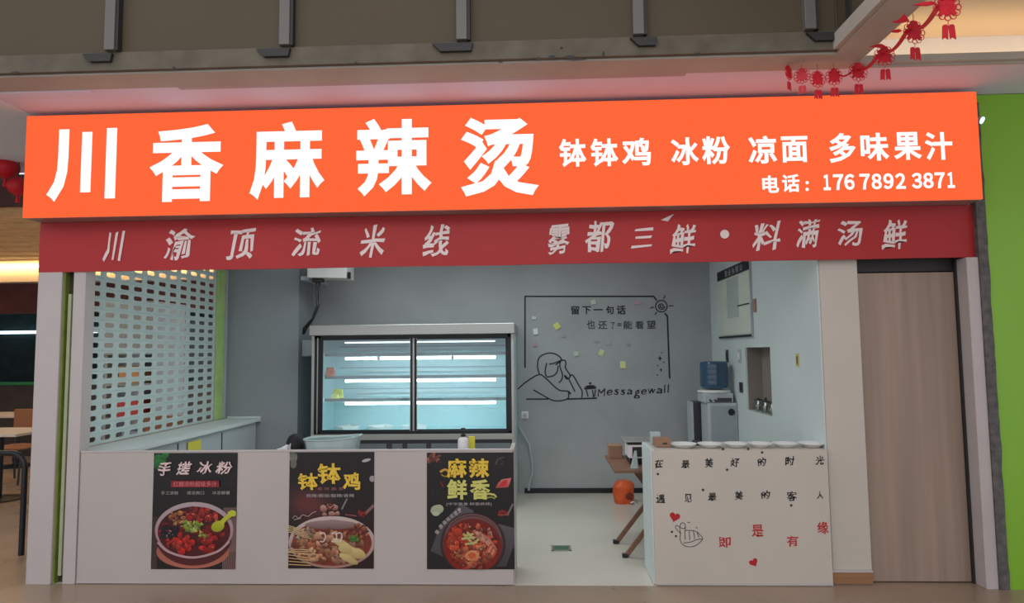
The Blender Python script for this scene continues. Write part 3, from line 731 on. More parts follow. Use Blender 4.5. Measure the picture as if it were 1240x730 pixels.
# goods at the left end of the chiller: small packets
for i, (px, py, w, h, colr, lb) in enumerate(((400, 447, 0.10, 0.10, (196, 110, 80), 'reddish brown packet on a chiller shelf at the left end'), (408, 486, 0.12, 0.10, (206, 206, 90), 'yellow green packet low in the chiller at the left end'), (408, 493, 0.08, 0.05, (214, 216, 120), 'flat pale yellow packet in front of the taller one in the chiller'))):
    z = (1.357, 1.117, 1.117)[i]; x = UP(px, py, Y=2.55).x; yy = (2.55, 2.58, 2.49)[i]
    k = MB(); k.add([(x-w/2, yy-.03, z+.003), (x+w/2, yy-.03, z+.003), (x+w/2, yy+.03, z+.003), (x-w/2, yy+.03, z+.003), (x-w/2*.85, yy-.006, z+h), (x+w/2*.85, yy-.006, z+h), (x+w/2*.85, yy+.006, z+h), (x-w/2*.85, yy+.006, z+h)],
        [(0,3,2,1), (4,5,6,7), (0,1,5,4), (1,2,6,5), (2,3,7,6), (3,0,4,7)])
    props(k.build('food_packet', mat('packet_%s' % ('red', 'lime', 'lemon')[i], colr, .5, var=.2, scale=30), bevel=0.006), lb, 'packet')
# base with two small doors
MB().box(fx0+0.01, fx1-0.01, fy0-0.005, fy0+0.05, 0.70, 0.76).build('sill', M['steel'], fr, bevel=0.003)
MB().box(fx0+0.02, fx1-0.02, fy0+0.02, fy1-0.05, 0.06, 0.70).build('base', M['dark_plastic'], fr)
for a, b in ((-2.38, -1.62), (-1.56, -1.45), (-1.40, -1.20), (-1.15, -0.32)):
    MB().box(a, b, fy0+0.004, fy0+0.02, 0.12, 0.66).build('base_panel', M['base_grey'], fr, bevel=0.003)
for x in (fx0+.06, fx1-.06): MB().cyl((x, fy0+.08, 0), (x, fy0+.08, 0.06), 0.025, n=12).build('foot', M['black'], fr)

# air curtain at top left of the back room with its bracket and cable
ac = thing('wall_unit', (-2.27, 2.4, 2.40), 'pale box-shaped unit high on the grey pillar, half hidden by the red banner', 'appliance')
MB().add([(-2.48, 2.30, 2.42), (-2.05, 2.30, 2.405), (-2.05, 2.30, 2.58), (-2.48, 2.30, 2.58), (-2.48, 2.58, 2.42), (-2.05, 2.58, 2.405), (-2.05, 2.58, 2.58), (-2.48, 2.58, 2.58)],
    [(0,1,2,3), (7,6,5,4), (0,4,5,1), (1,5,6,2), (2,6,7,3), (3,7,4,0)]).build('casing', M['white_plastic'], ac, bevel=0.008)
MB().box(-2.44, -2.33, 2.33, 2.42, 2.375, 2.42).build('bracket', M['dark'], ac, bevel=0.004)
MB().box(-2.04, -2.015, 2.29, 2.33, 2.40, 2.47).build('end_cap', M['black'], ac)
MB().box(-2.57, -2.48, 2.36, 3.04, 2.40, 2.44).build('arm', M['grey_plastic'], ac)
pcab = thing('power_cable', (-2.4, 2.4, 1.8), 'two black cables drooping from the pale wall unit to the chiller side', 'cable')
for k, off in enumerate((0, 0.03)):
    pl = [(-2.38-off, 2.40, 2.40), (-2.375-off, 2.40, 2.28), (-2.37-off*.5, 2.36, 2.12), (-2.42-off*.3, 2.34, 1.98), (-2.50-off, 2.36, 1.88), (-2.56, 2.42, 1.80)]
    pp = []
    for i in range(len(pl)-1):
        for q in range(4): pp.append(Vector(pl[i]).lerp(Vector(pl[i+1]), q/4))
    MB().tube(pp, 0.011, 7).build('strand', M['black'], pcab, smooth=True)
sb = MB().box(-2.64, -2.50, 2.545, 2.578, 1.60, 1.78).build('switch_box', M['grey_plastic'], bevel=0.004)
o = thing('junction_box', (-2.52, 2.5, 1.60), 'small grey junction box beside the top left corner of the chiller', 'box')
bpy.data.objects.remove(sb); MB().box(-2.655, -2.455, 2.66, 2.70, 1.58, 1.76).build('case', M['grey_plastic'], o, bevel=0.004); MB().box(-2.53, -2.47, 2.645, 2.66, 1.60, 1.70).build('cover', M['dark_plastic'], o, bevel=0.002)

# ================================================================ MESSAGE WALL (vinyl drawing on the back wall)
YB = 3.04
def mw(u, v):
    p = UP(620+u/4.562, 340+v/4.562, Y=YB); return (p.x, p.z)
def mpx(u0, v0, u1, v1): return (620+u0/4.562, 340+v0/4.562, 620+u1/4.562, 340+v1/4.562)
wb = bpy.data.objects['wall_back']
fm = MB()
for pl in ([(72,480),(72,86)], [(69,86),(782,86)], [(780,84),(800,108)], [(843,178),(858,196)], [(858,192),(871,540)]):
    stroke(fm, [mw(*q) for q in pl], 0.018, YB, 0.002, smooth=False)
fm.build('message_frame', M['ink'], wb)
sn = MB(); cx, cy = 825, 140
stroke(sn, [mw(cx+32*cos(a), cy+32*sin(a)) for a in [2*pi*k/24 for k in range(25)]], 0.013, YB, 0.002, smooth=False)
stroke(sn, [mw(cx+(20-16*k/22)*cos(k*.5), cy+(20-16*k/22)*sin(k*.5)) for k in range(23)], 0.012, YB, 0.002, smooth=False)
for a in ((763,150,785,145),(790,188,800,172),(846,80,837,100),(866,139,892,137)): stroke(sn, [mw(*a[:2]), mw(*a[2:])], 0.012, YB, 0.002)
sn.build('sun_drawing', M['ink'], wb)
fg = MB()
for pl in ([(152,518),(141,472),(150,425),(185,403),(225,400),(258,415),(272,437),(240,465)], [(192,453),(183,500),(190,530)], [(205,460),(232,455),(268,440)],
    [(255,468),(250,500),(235,520),(215,528),(190,531)], [(268,442),(290,438),(298,456),(295,480),(320,520),(316,536),(300,541),(290,522)], [(268,445),(264,470),(278,515),(275,545),(258,563)],
    [(318,530),(335,520),(365,570),(387,610),(385,645)], [(315,545),(348,612)], [(32,598),(80,557),(148,518),(185,537),(230,580),(265,605),(310,610),(325,627)], [(312,612),(310,648),(270,662),(225,660),(185,640),(118,602)], [(290,520),(315,545)]):
    stroke(fg, [mw(*q) for q in pl], 0.015, YB, 0.002)
stroke(fg, [mw(78,653), mw(200,653)], 0.016, YB, 0.002); stroke(fg, [mw(305,653), mw(470,648)], 0.018, YB, 0.002)
fg.build('leaning_figure_drawing', M['ink'], wb)
cp = MB()
for pl in ([(410,600),(420,640)], [(462,600),(456,640)], [(400,596),(415,582),(450,580),(465,592)], [(400,597),(465,593)], [(445,602),(450,644)]): stroke(cp, [mw(*q) for q in pl], 0.014, YB, 0.002)
x, z = mw(432, 566); cp.prism_xz([(x+.016*cos(-2*pi*k/10), z+.013*sin(-2*pi*k/10)) for k in range(10)], YB-.002, YB)
x, z = mw(432, 588); cp.prism_xz([(x+.05*cos(-2*pi*k/12), z+.015*sin(-2*pi*k/12)) for k in range(12)], YB-.002, YB)
cp.build('cup_drawing', M['ink'], wb)
for u, v, s in ((817,428,.034),(823,492,.024)):
    x, z = mw(u, v); MB().prism_xz([(x, z+s), (x+s*.25, z+s*.25), (x+s*.8, z), (x+s*.25, z-s*.25), (x, z-s), (x-s*.25, z-s*.25), (x-s*.8, z), (x-s*.25, z+s*.25)], YB-.002, YB).build('sparkle', M['ink'], wb)
for u, v in ((827,398),(838,450),(805,468),(803,520)):
    x, z = mw(u, v); MB().prism_xz([(x+.008*cos(-a), z+.008*sin(-a)) for a in [2*pi*k/7 for k in range(7)]], YB-.002, YB).build('ink_dot', M['ink'], wb)
for c, a, b, d, e in (('留',325,138,372,186),('下',388,140,436,184),('一',450,156,502,163),('句',518,138,562,184),('话',578,135,628,186)):
    pchar('message_character', c, YB, mpx(a, b, d, e), M['ink'], wb, bold=0.03, t=.002)
for c, a, b, d, e, m_ in (('也',412,216,460,266,0),('还',475,220,526,268,0),('了',545,228,568,266,1),('=',582,234,606,250,0),('能',614,220,664,266,0),('看',680,222,728,266,0),('望',745,218,794,264,1)):
    pchar('message_character', c, YB, mpx(a, b, d, e), (M['ink_soft']), wb, bold=0.022, t=.002)
xx = 472
for c, w, up, dn in (('M',44,592,640),('e',34,600,632),('s',30,598,630),('s',30,600,630),('a',32,598,628),('g',34,600,650),('e',32,598,628),('w',42,594,624),('a',34,592,622),('l',10,572,620),('l',10,570,618)):
    pchar('latin_letter', c, YB, mpx(xx, up, xx+w, dn), M['ink'], wb, bold=0.012, warp=0.10, shear=0.08, t=.002); xx += w+(8 if w > 12 else 12)-2
notes = [(122,205,24,18,(196,206,206),-.2,'small pale note inside the frame near its upper left side'), (130,280,26,34,(214,224,222),.1,'white note below the small pale one by the left frame line'),
    (248,250,32,34,(206,212,120),.5,'bright yellow tilted note in the upper left of the message frame'), (448,118,28,24,(190,206,190),.2,'pale green note touching the top frame line'),
    (690,120,36,20,(196,160,170),0,'pink note right below the top frame line near the sun'), (285,305,22,12,(150,160,164),.1,'small greyish note below the bright yellow one'),
    (128,352,28,20,(176,150,156),.2,'faded pink note by the lower end of the left frame line'), (355,403,26,24,(176,198,176),.1,'pale green note above the right of the drawn head'),
    (493,397,26,34,(200,214,160),-.45,'yellow green tilted note in the middle of the message frame'), (532,342,26,20,(160,170,168),.1,'grey note above the tilted yellow green note'),
    (643,352,22,14,(150,158,160),0,'small grey note right of the grey note in mid frame'), (612,463,30,38,(214,220,150),0,'large pale yellow note above the handwritten english words'), (465,335,30,10,(158,166,172),0,'thin grey strip note left of the grey note in mid frame')]
for i, (u, v, w, h, colr, rot, lb) in enumerate(notes):
    x, z = mw(u, v); s = 7.8/F_PX/4.562; pts = []
    for a, b in ((-1,-1),(1,-1),(1,1),(-1,1)):
        X, Z = a*w*s/2, b*h*s/2; pts.append((x+X*cos(rot)-Z*sin(rot), z+X*sin(rot)+Z*cos(rot)))
    mb = MB().add([(pts[0][0], YB-.018, pts[0][1]), (pts[1][0], YB-.014, pts[1][1]), (pts[2][0], YB-.0015, pts[2][1]), (pts[3][0], YB-.0015, pts[3][1]),
        (pts[0][0], YB-.0165, pts[0][1]), (pts[1][0], YB-.0125, pts[1][1]), (pts[2][0], YB, pts[2][1]), (pts[3][0], YB, pts[3][1])], [(0,1,2,3), (7,6,5,4), (0,4,5,1), (1,5,6,2), (2,6,7,3), (3,7,4,0)])
    props(mb.build('sticky_note', mat('note_paper', colr, .8, var=.06)), lb, 'note', 'paper notes on the message wall')

# cable and socket on the back wall right of the chiller
so = thing('wall_socket', (-0.19, 3.03, 0.86), 'white wall socket with a plug right of the chiller', 'socket')
MB().box(-0.225, -0.145, 3.026, 3.04, 0.84, 0.92).build('plate', M['white_plastic'], so, bevel=0.003)
MB().box(-0.205, -0.165, 3.0, 3.026, 0.86, 0.90).build('plug', M['grey_plastic'], so, bevel=0.003)
pl = [UP(px, py, Y=yy) for px, py, yy in ((629,517,3.0),(634,526,2.98),(641,538,2.99),(644,556,3.0),(645,572,3.0),(641,586,2.98),(640,594,2.96))]
pl[-1].z = 0.02
pp = []
for i in range(len(pl)-1):
    for q in range(4): pp.append(pl[i].lerp(pl[i+1], q/4))
props(MB().tube(pp, 0.012, 7).build('power_cable', M['grey_plastic'], smooth=True), 'grey cable hanging from the wall socket down to the floor right of the chiller', 'cable')

# ================================================================ LEFT SIDE: SHUTTER, SHELF
shu = thing('roller_shutter', (-3.49, 1.3, 0.93), 'pale perforated roller shutter with rows of slots filling the left wall', 'shutter')
def slat_mesh():
    bmv = []; bmf = []
    x0, x1 = -0.004, 0.004; y_start = 0.37; ph = 0.0805; pitch = 0.187; hw, hh = 0.063, 0.020
    sl = []
    for k in range(16):
        a = 2*pi*(k+.5)/16; cxx = (hw-hh)*(1 if cos(a) > 0 else -1); sl.append((cxx+hh*cos(a), hh*sin(a)))
    def outer(k, n=16):
        a = 2*pi*(k+.5)/16; c_, s_ = cos(a), sin(a)
        u = pitch/2; v = ph/2
        t = min(u/abs(c_) if abs(c_) > 1e-6 else 9, v/abs(s_) if abs(s_) > 1e-6 else 9)
        return (c_*t, s_*t)
    mb = MB()
    for i in range(11):
        cy_ = y_start+pitch*(i+0.0)
        vs = []
        for xx_ in (x0, x1):
            vs += [(xx_, cy_+p[0], p[1]) for p in sl] + [(xx_, cy_+outer(k)[0], outer(k)[1]) for k in range(16)] + [(xx_, cy_+a*pitch/2, b*ph/2) for a, b in ((1,1),(-1,1),(-1,-1),(1,-1))]
        fs = []
        for o_ in (0, 36):
            for k in range(16): fs.append((o_+k, o_+(k+1) % 16, o_+16+(k+1) % 16, o_+16+k))
            # corner fill
            for ci, (a, b) in enumerate(((1,1),(-1,1),(-1,-1),(1,-1))):
                best = [k for k in range(16) if (outer(k)[0]*a >= pitch/2-1e-6 and outer(k)[1]*b > 0)]
                other = [k for k in range(16) if (outer(k)[1]*b >= ph/2-1e-6 and outer(k)[0]*a > 0)]
                if best and other:
                    k1 = max(best, key=lambda k: outer(k)[1]*b); k2 = max(other, key=lambda k: outer(k)[0]*a)
                    fs.append((o_+16+k1, o_+32+ci, o_+16+k2))
        for k in range(16): fs.append((k, 36+k, 36+(k+1) % 16, (k+1) % 16))
        mb.add(vs, fs)
    # rolled lip along the lower edge
    mb.box(0.004, 0.008, 0.12, y_start+pitch*10.5, -ph/2, -ph/2+0.006)
    mb.box(x0, x1, 0.12, y_start-pitch/2, -ph/2, ph/2)
    return mb
sm_ = slat_mesh()
first = None
for i in range(21):
    z = 0.956+0.0815*i
    if first is None:
        me = bpy.data.meshes.new('slat'); me.from_pydata([v for v in sm_.v], [], sm_.f); me.materials.append(M['slat'])
        first = me
    o = bpy.data.objects.new('slat', first); COL.objects.link(o); o.parent = shu
    o.location = Vector((-3.488, 0, z))-BASE[shu]
r_ = MB(); r_.box(-3.478, -3.462, 2.336, 2.50, 0.915, 2.62)
for i in range(21): r_.box(-3.462, -3.456, 2.336, 2.50, 0.95+0.0815*i, 0.958+0.0815*i)
r_.build('guide_rail', M['slat_green'], shu)
MB().box(-3.47, -3.455, 2.51, 2.55, 0.915, 2.62).build('end_channel', M['grey_plastic'], shu)
MB().box(-3.50, -3.45, 0.101, 0.118, 0.915, 2.62).build('end_channel', M['dark'], shu)

sf = thing('side_shelf', (-3.27, 1.2, 0), 'pale glossy worktop cabinet running back along the left wall below the shutter', 'counter')
MB().box(-3.445, -3.07, 0.105, 2.56, 0.877, 0.912).build('worktop', M['rwall'], sf, bevel=0.003)
MB().box(-3.44, -3.11, 0.44, 2.54, 0.004, 0.877).build('body', M['grey_plastic'], sf)
MB().box(-3.44, -3.07, 2.562, 2.578, 0.87, 0.93).build('upstand', M['rwall'], sf)
for y_ in (0.95, 1.75): MB().box(-3.11, -3.104, y_-0.006, y_+0.006, 0.08, 0.85).build('door_joint', M['dark'], sf)
props(MB().box(-3.103, -3.094, 1.10, 1.32, 0.72, 0.84).build('yellow_tag', M['yellow'], bevel=0.002), 'yellow tag on the cabinet face below the left worktop', 'tag')

# ---- things on the service counter worktop (z 0.82)
def U2(px, py, y): return UP(px, py, Y=y)
p = U2(358, 536, 0.28)
mb = MB(); n_ = 20; vs = []; fs = []
for j in range(11):
    th = j/10*1.53; t = sin(th)
    for i in range(n_):
        a = 2*pi*i/n_; r = 0.080*cos(th)**.75*(1+.10*noise.noise(Vector((cos(a)*1.5, sin(a)*1.5, j*.35))))
        z = 0.822+ 0.185*t
        vs.append((p.x-0.004+(r if j else r*1.0)*cos(a), 0.28+r*sin(a), z))
for j in range(10):
    for i in range(n_): fs.append((j*n_+i, j*n_+(i+1) % n_, (j+1)*n_+(i+1) % n_, (j+1)*n_+i))
fs.append(tuple(range(n_))[::-1])
props(mb.add(vs, fs).build('black_bag', mat('matt_black_bag', (12, 13, 16), .7, var=.3, scale=20, bump=.3, bscale=30), smooth=True), 'rounded black bundle behind the counter edge, left of the clear tub', 'bag')
# crumpled white napkin: peeks over the edge
p0 = U2(344, 545, 0.12); nb = MB(); vs = []; fs = []
for j in range(7):
    for i in range(9):
        x = p0.x-0.095+0.0155*i; y = 0.10+0.012*j
        vs.append((x, y, 0.823+0.132*max(0, (i+1)/9)**.4*(0.9+.2*noise.noise(Vector((i*.6, j*.6, 2))))))
for j in range(6):
    for i in range(8): a = j*9+i; fs.append((a, a+1, a+10, a+9))
k = len(vs); vs += [(v[0], v[1], 0.822) for v in vs]
for j in range(6):
    for i in range(8): a = k+j*9+i; fs.append((a, a+9, a+10, a+1))
for i in range(8): fs += [(i, k+i, k+i+1, i+1), (54+i, 54+i+1, k+54+i+1, k+54+i)]
for j in range(6): a = j*9; fs += [(a, a+9, k+a+9, k+a), (a+8, k+a+8, k+a+17, a+17)]
props(nb.add(vs, fs).build('folded_cloth', M['white_plastic'], smooth=True), 'folded white cloth at the counter edge beside the black bundle', 'cloth')
# clear tub with cling film
tb = thing('plastic_tub', (-1.48, 0.24, 0.822), 'cloudy clear plastic tub behind the middle poster, on the worktop', 'tub')
x0, x1 = U2(371, 540, .24).x, U2(436, 540, .24).x; xc = (x0+x1)/2; hw = (x1-x0)/2
tp = MB(); n_ = 28; prof = [(0.80, 0.0), (0.90, 0.07), (0.97, 0.145), (1.03, 0.152), (1.03, 0.160), (0.95, 0.156), (0.86, 0.07), (0.76, 0.012), (0.0, 0.012)]
vs = []; fs = []
for r, z in prof:
    for i in range(n_):
        a = 2*pi*i/n_; c_, s_ = cos(a), sin(a); q = (abs(c_)**4+abs(s_)**4)**-.25
        vs.append((xc+hw*r*c_*q, 0.24+0.13*r*s_*q, 0.822+z+(0.02*max(0, c_) if z > .1 else 0)))
for j in range(len(prof)-1):
    for i in range(n_): fs.append((j*n_+i, j*n_+(i+1) % n_, (j+1)*n_+(i+1) % n_, (j+1)*n_+i))
fs.append(tuple(range(n_))[::-1])
tp.add(vs, fs).build('tub', M['clear'], tb, smooth=True)
lidv = MB(); vs = []
for i in range(n_):
    a = 2*pi*i/n_; c_, s_ = cos(a), sin(a); q = (abs(c_)**4+abs(s_)**4)**-.25
    vs.append((xc+hw*0.93*c_*q, 0.24+0.12*s_*q, 0.822+0.15+0.02*max(0, c_)))
lidv.add(vs+[(xc-.05, .24, 0.822+.135)], [(i, (i+1) % n_, n_) for i in range(n_)]).build('cling_film', glassmat('cling_film', (.85, .95, .95), .25, .25), tb, smooth=True)
# pump bottle
p = U2(561, 540, 0.30); pb = thing('pump_bottle', (p.x, .30, .822), 'small white pump bottle with black head above the rightmost poster', 'bottle')
MB().lathe([(0.0, 0), (.038, 0), (.041, .01), (.041, .125), (.036, .14), (.018, .150), (.016, .156), (0, .156)], (p.x, .30, .822), n=20).build('body', M['white_plastic'], pb, smooth=True)
q = MB(); q.lathe([(.0, .154), (.019, .154), (.019, .172), (.007, .176), (.006, .205), (.016, .207), (.016, .218), (0, .22)], (p.x, .30, .822), n=14); q.tube([(p.x, .30, .822+.212), (p.x+.004, .27, .822+.213), (p.x+.006, .25, .822+.205)], .005, 6)
q.build('pump', M['black'], pb, smooth=True)
p = U2(571, 540, 0.34)
props(MB().box(p.x-.022, p.x+.025, .33, .365, .822, .972).build('yellow_carton', M['yellow'], bevel=.002), 'yellow carton standing just right of the pump bottle', 'carton')

# ---- order counter: six white bowls upside down lids
for i, (a, b) in enumerate(((168,300),(300,425),(430,550),(550,670),(670,795),(795,930))):
    x0_ = UP(770+a/4.057, 541, Y=.12).x; x1_ = UP(770+b/4.057, 541, Y=.12).x; r = (x1_-x0_)/2-.003
    lb = ('leftmost, next to the brown card', 'second from the left', 'third from the left', 'third from the right', 'second from the right', 'rightmost, against the side wall')[i]
    pt = thing('white_dish', ((x0_+x1_)/2, .12, CT-.001), 'shallow white dish on top of the cream counter, '+lb, 'dish', 'white dishes along the cream counter')
    MB().lathe([(0, 0), (r*.55, 0), (r*.62, .004), (r*.95, .024), (r, .026), (r*1.0, .030), (r*.94, .030), (r*.55, .009), (0, .008)], ((x0_+x1_)/2, .12, CT-.001), n=28).build('dish', M['white_plastic'], pt, smooth=True)
p = U2(843, 540, .22)
o = MB(); o.lathe([(0, 0), (.028, 0), (.030, .02), (.022, .036), (.008, .040), (0, .045)], (p.x+.005, .245, CT-.001), n=14)
props(o.build('black_lid', M['black'], smooth=True), 'small black lid between the first and second white dishes', 'lid')  # black lid lying between two of the dishes

# ================================================================ RIGHT WALL THINGS
XW = 1.958
mbd = thing('menu_board', (XW-.01, 2.05, 1.71), 'white menu board with black header high on the right wall', 'board')
y0, y1, z0, z1 = 1.50, 2.61, 1.72, 2.44
MB().box(XW-.02, XW, y0, y1, z0, z1).build('backing', M['grey_plastic'], mbd)
MB().box(XW-.024, XW-.02, y0+.01, y1-.01, z0+.03, z1-.11).build('sheet', mat('menu_paper', (206, 212, 200), .5, var=.04), mbd)
MB().box(XW-.026, XW-.02, y0+.005, y1-.005, z1-.10, z1-.005).build('header_strip', M['ink'], mbd)
MB().box(XW-.028, XW-.02, y0, y1, z0, z0+.02).build('lower_edge', M['ink'], mbd)
MB().box(XW-.026, XW-.024, y0+.35, y0+.75, z0+.20, z1-.12).build('grey_block', mat('menu_grey_block', (176, 186, 180), .5), mbd)
MB().box(XW-.027, XW-.026, y0+.02, y0+.40, z0+.30, z0+.312).build('rule_line', M['ink'], mbd)
# lettering-like rule in the header facing the room
for k in range(5):
    vs, fs = glyph('营业执照公示'[k], 0.0)
    mb = MB(); yy0 = y0+.80-k*.13; mb.add([(XW-.026-(.001 if w > 0 else 0), yy0-u*.09, z1-.085+v*.06) for u, v, w in vs], fs)
    mb.build('header_character', M['grey_plastic'], mbd)
props(MB().box(XW-.012, XW, 1.40, 1.455, 1.94, 2.06).build('hanging_tag', mat('brown_tag', (160, 128, 110), .6), bevel=.002), 'small brown tag on the wall right of the menu board', 'tag')
for i, (px, py, w, h, m_, lb) in enumerate(((881,431,.07,.13,'dark_plastic','narrow dark wall switch below the left end of the menu board'), (896,431,.09,.13,'grey_plastic','grey wall switch between menu board and niche'), (898,469,.09,.10,'dark_plastic','dark socket on the side wall left of the niche'))):
    p = UP(px, py, X=XW); t = thing('wall_switch', (XW, p.y, p.z-h/2), lb, 'switch')
    MB().box(XW-.01, XW, p.y-w/2, p.y+w/2, p.z-h/2, p.z+h/2).build('plate', M[m_], t, bevel=.002)
    MB().box(XW-.016, XW-.01, p.y-w/4, p.y+w/4, p.z-h/4, p.z+h/4).build('rocker', M['dark'] if m_ == 'dark_plastic' else M['white_plastic'], t, bevel=.002)
p = UP(966, 436, X=XW); t = thing('yellow_charm', (XW, p.y, p.z-.05), 'yellow paper tag with dark mark on the right side wall', 'tag')
MB().box(XW-.004, XW, p.y-.022, p.y+.026, p.z-.048, p.z+.05).build('paper', mat('ochre_paper', (196, 178, 96), .7, var=.1), t)
MB().box(XW-.006, XW-.004, p.y-.008, p.y+.012, p.z-.03, p.z+.03).build('mark', M['dark'], t)
# jars in the niche
for i in range(3):
    y = (1.26, 1.44, 1.64)[i]; x = 2.02
    t = thing('glass_jar', (x, y, n_z0), ('small glass jar in the wall niche, nearest the street', 'small glass jar with knob lid in the middle of the wall niche', 'small glass jar in the wall niche, nearest the menu board')[i], 'jar', 'jars in the wall niche')
    MB().lathe([(0, 0.001), (.036, .001), (.044, .02), (.044, .075), (.034, .092), (.034, .098), (.031, .098), (.031, .09), (.040, .072), (.040, .02), (0, .006)], (x, y, n_z0), n=18).build('body', JARGLASS, t, smooth=True)
    MB().lathe([(0, .01), (.036, .01), (.038, .05), (0, .055)], (x, y, n_z0), n=14).build('contents', mat('jar_contents', (90, 96, 84), .6, var=.5, scale=60), t, smooth=True)
    MB().lathe([(0, .098), (.037, .098), (.037, .108), (.010, .112), (.012, .135 if i == 1 else .118), (0, .14 if i == 1 else .12)], (x, y, n_z0), n=16).build('lid', M['dark_plastic'], t, smooth=True)

# water dispenser
yd = 2.10
xa, xb = UP(858, 520, Y=yd).x, UP(894, 520, Y=yd).x
wd = thing('water_dispenser', ((xa+xb)/2, yd+.15, 0), 'grey floor-standing water dispenser in the back right corner', 'dispenser')
zt_ = UP(870, 488, Y=yd).z
MB().box(xa, xb, yd, yd+.30, 0.01, zt_).build('cabinet', M['grey_plastic'], wd, bevel=.012)
MB().box(xa+.03, xb-.02, yd-.006, yd, 0.08, zt_-.03).build('door', mat('dispenser_door', (150, 158, 164), .35, var=.03), wd, bevel=.004)
hx0, hx1 = UP(853, 482, Y=yd).x, UP(889, 482, Y=yd).x; zh = UP(870, 476, Y=yd).z
MB().box(hx0, hx1, yd+.02, yd+.30, zt_, zh).build('head', M['grey_plastic'], wd, bevel=.012)
MB().box(hx0+.13, hx1-.02, yd+.012, yd+.02, zt_+.01, zt_+.05).build('recess', M['dark_plastic'], wd)
MB().lathe([(0, 0), (.155, 0), (.165, .008), (.165, .02), (.12, .03), (0, .03)], ((hx0+hx1)/2-.01, yd+.16, zh), n=30).build('collar', M['white_plastic'], wd, smooth=True)
kp = UP(886, 499, Y=yd-.01); MB().lathe([(0, -.02), (.026, -.02), (.034, -.004), (.034, 0), (0, 0)], (kp.x, yd-.006, kp.z), n=20, axis='Y').build('dial', M['black'], wd, smooth=True)
for k in range(2): MB().cyl((hx0+.06+k*.05, yd+.02, zt_+.03), (hx0+.06+k*.05, yd-.02, zt_+.02), .010, n=10).build('tap', M['dark_plastic'], wd, smooth=True)
wbx = (hx0+hx1)/2-.005; bt = thing('water_bottle', (wbx, yd+.16, zh+.03), 'upturned blue water bottle on top of the dispenser', 'bottle')
pr = [(0, 0.002), (.05, .002), (.12, .012), (.137, .035)]
for k in range(4): pr += [(.139, .045+k*.055), (.139, .080+k*.055), (.1375, .090+k*.055)]
pr += [(.139, .262), (.130, .28), (.10, .287), (0, .287)]
MB().lathe(pr, (wbx, yd+.16, zh+.03), n=32).build('body', M['bottle'], bt, smooth=True)
# dark case left of the dispenser with a shadow gap, small fitting
xc0, xc1 = UP(840, 510, Y=2.45).x, UP(852, 510, Y=2.45).x
dc = thing('dark_case', ((xc0+xc1)/2, 2.45, 0), 'tall narrow dark case standing left of the water dispenser', 'case')
zz_ = UP(846, 487, Y=2.45).z
MB().box(xc0, xc1, 2.45, 2.70, .0, zz_).build('body', M['dark_plastic'], dc, bevel=.005)
MB().box(xc0-.012, xc0, 2.452, 2.70, .0, zz_+.005).build('light_edge', M['grey_plastic'], dc)
fc = thing('faucet', (UP(853, 540, Y=1.98).x, 1.98, 0), 'black bottle-like stand in front of the dark case', 'stand')
MB().lathe([(0, 0), (.045, 0), (.045, .56), (.03, .60), (.012, .62), (.012, .68), (0, .68)], (UP(853, 540, Y=1.98).x, 1.98, 0), n=14).build('post', M['black'], fc, smooth=True)
fc.name = 'black_stand'

# ================================================================ TABLE + STUFF
ta = thing('folding_table', (1.05, .95, 0), 'brown folding table behind the cream counter, crossed legs', 'table')
tx0, tx1, ty0, ty1, tz = .565, 1.45, .60, 1.38, .672
MB().box(tx0, tx1, ty0, ty1, tz-.022, tz).build('tabletop', M['wood'], ta, bevel=.003)
for y in (.64, 1.02):
    fxx = .63 if y < .8 else .60
    MB().obox((fxx+.01, y, .004), (fxx+.52, y, tz-.024), .035, .028).build('leg', M['wood'], ta, bevel=.003)
    MB().obox((fxx+.62, y+.04, .004), (fxx+.14, y+.04, tz-.024), .035, .028).build('leg', M['wood'], ta, bevel=.003)
MB().cyl((.90, .62, .335), (.90, 1.08, .335), .01, n=8).build('hinge_rod', M['steel'], ta)
for y in (.64, 1.02): MB().box(.615 if y < .8 else .585, .66 if y < .8 else .63, y-.02, y+.02, .0, .03).build('rubber_foot', M['black'], ta, bevel=.004)
# brown card box, scale, small items on the table
props(MB().box(.585, .70, 1.18, 1.34, tz+.001, tz+.11).build('card_box', M['card'], bevel=.003), 'low brown card box at the back left corner of the table', 'box')
sc_ = thing('kitchen_scale', (.93, .95, tz), 'flat steel kitchen scale with black base on the folding table', 'scale')
sx0_, sx1_ = UP(757, 536, Y=.85).x, UP(800, 536, Y=.85).x; sz_ = UP(772, 534, Y=.85).z
MB().box(sx0_+.04, sx1_-.02, .88, 1.12, tz+.001, tz+.05).build('base', M['black'], sc_, bevel=.004)
MB().box(sx0_+.03, sx1_-.01, .87, 1.13, tz+.05, sz_-.035).build('housing', M['white_plastic'], sc_, bevel=.006)
MB().box(sx0_+.06, sx1_-.05, .862, .87, tz+.065, sz_-.05).build('display', M['dark'], sc_)
MB().box(sx0_, sx1_+.01, .85, 1.15, sz_-.012, sz_).build('weighing_plate', M['steel'], sc_, bevel=.003)
MB().box(sx0_+.02, sx1_-.01, .87, 1.13, sz_-.030, sz_-.014).build('plate_support', M['dark'], sc_)
props(MB().add([(.70, .66, tz+.001), (.76, .66, tz+.001), (.76, .70, tz+.001), (.70, .70, tz+.001), (.735, .675, tz+.14), (.752, .675, tz+.14), (.752, .69, tz+.14), (.735, .69, tz+.14)],
    [(0,3,2,1), (4,5,6,7), (0,1,5,4), (1,2,6,5), (2,3,7,6), (3,0,4,7)]).build('paper_cone', M['clear'], bevel=.004), 'pale tapered holder at the front left corner of the table', 'holder')
p0 = UP(792, 546, Y=.50); p1 = UP(811, 528, Y=.50)
cb = MB().box(p0.x-.005, p1.x, .50, .58, CT-.03, p1.z-.012)
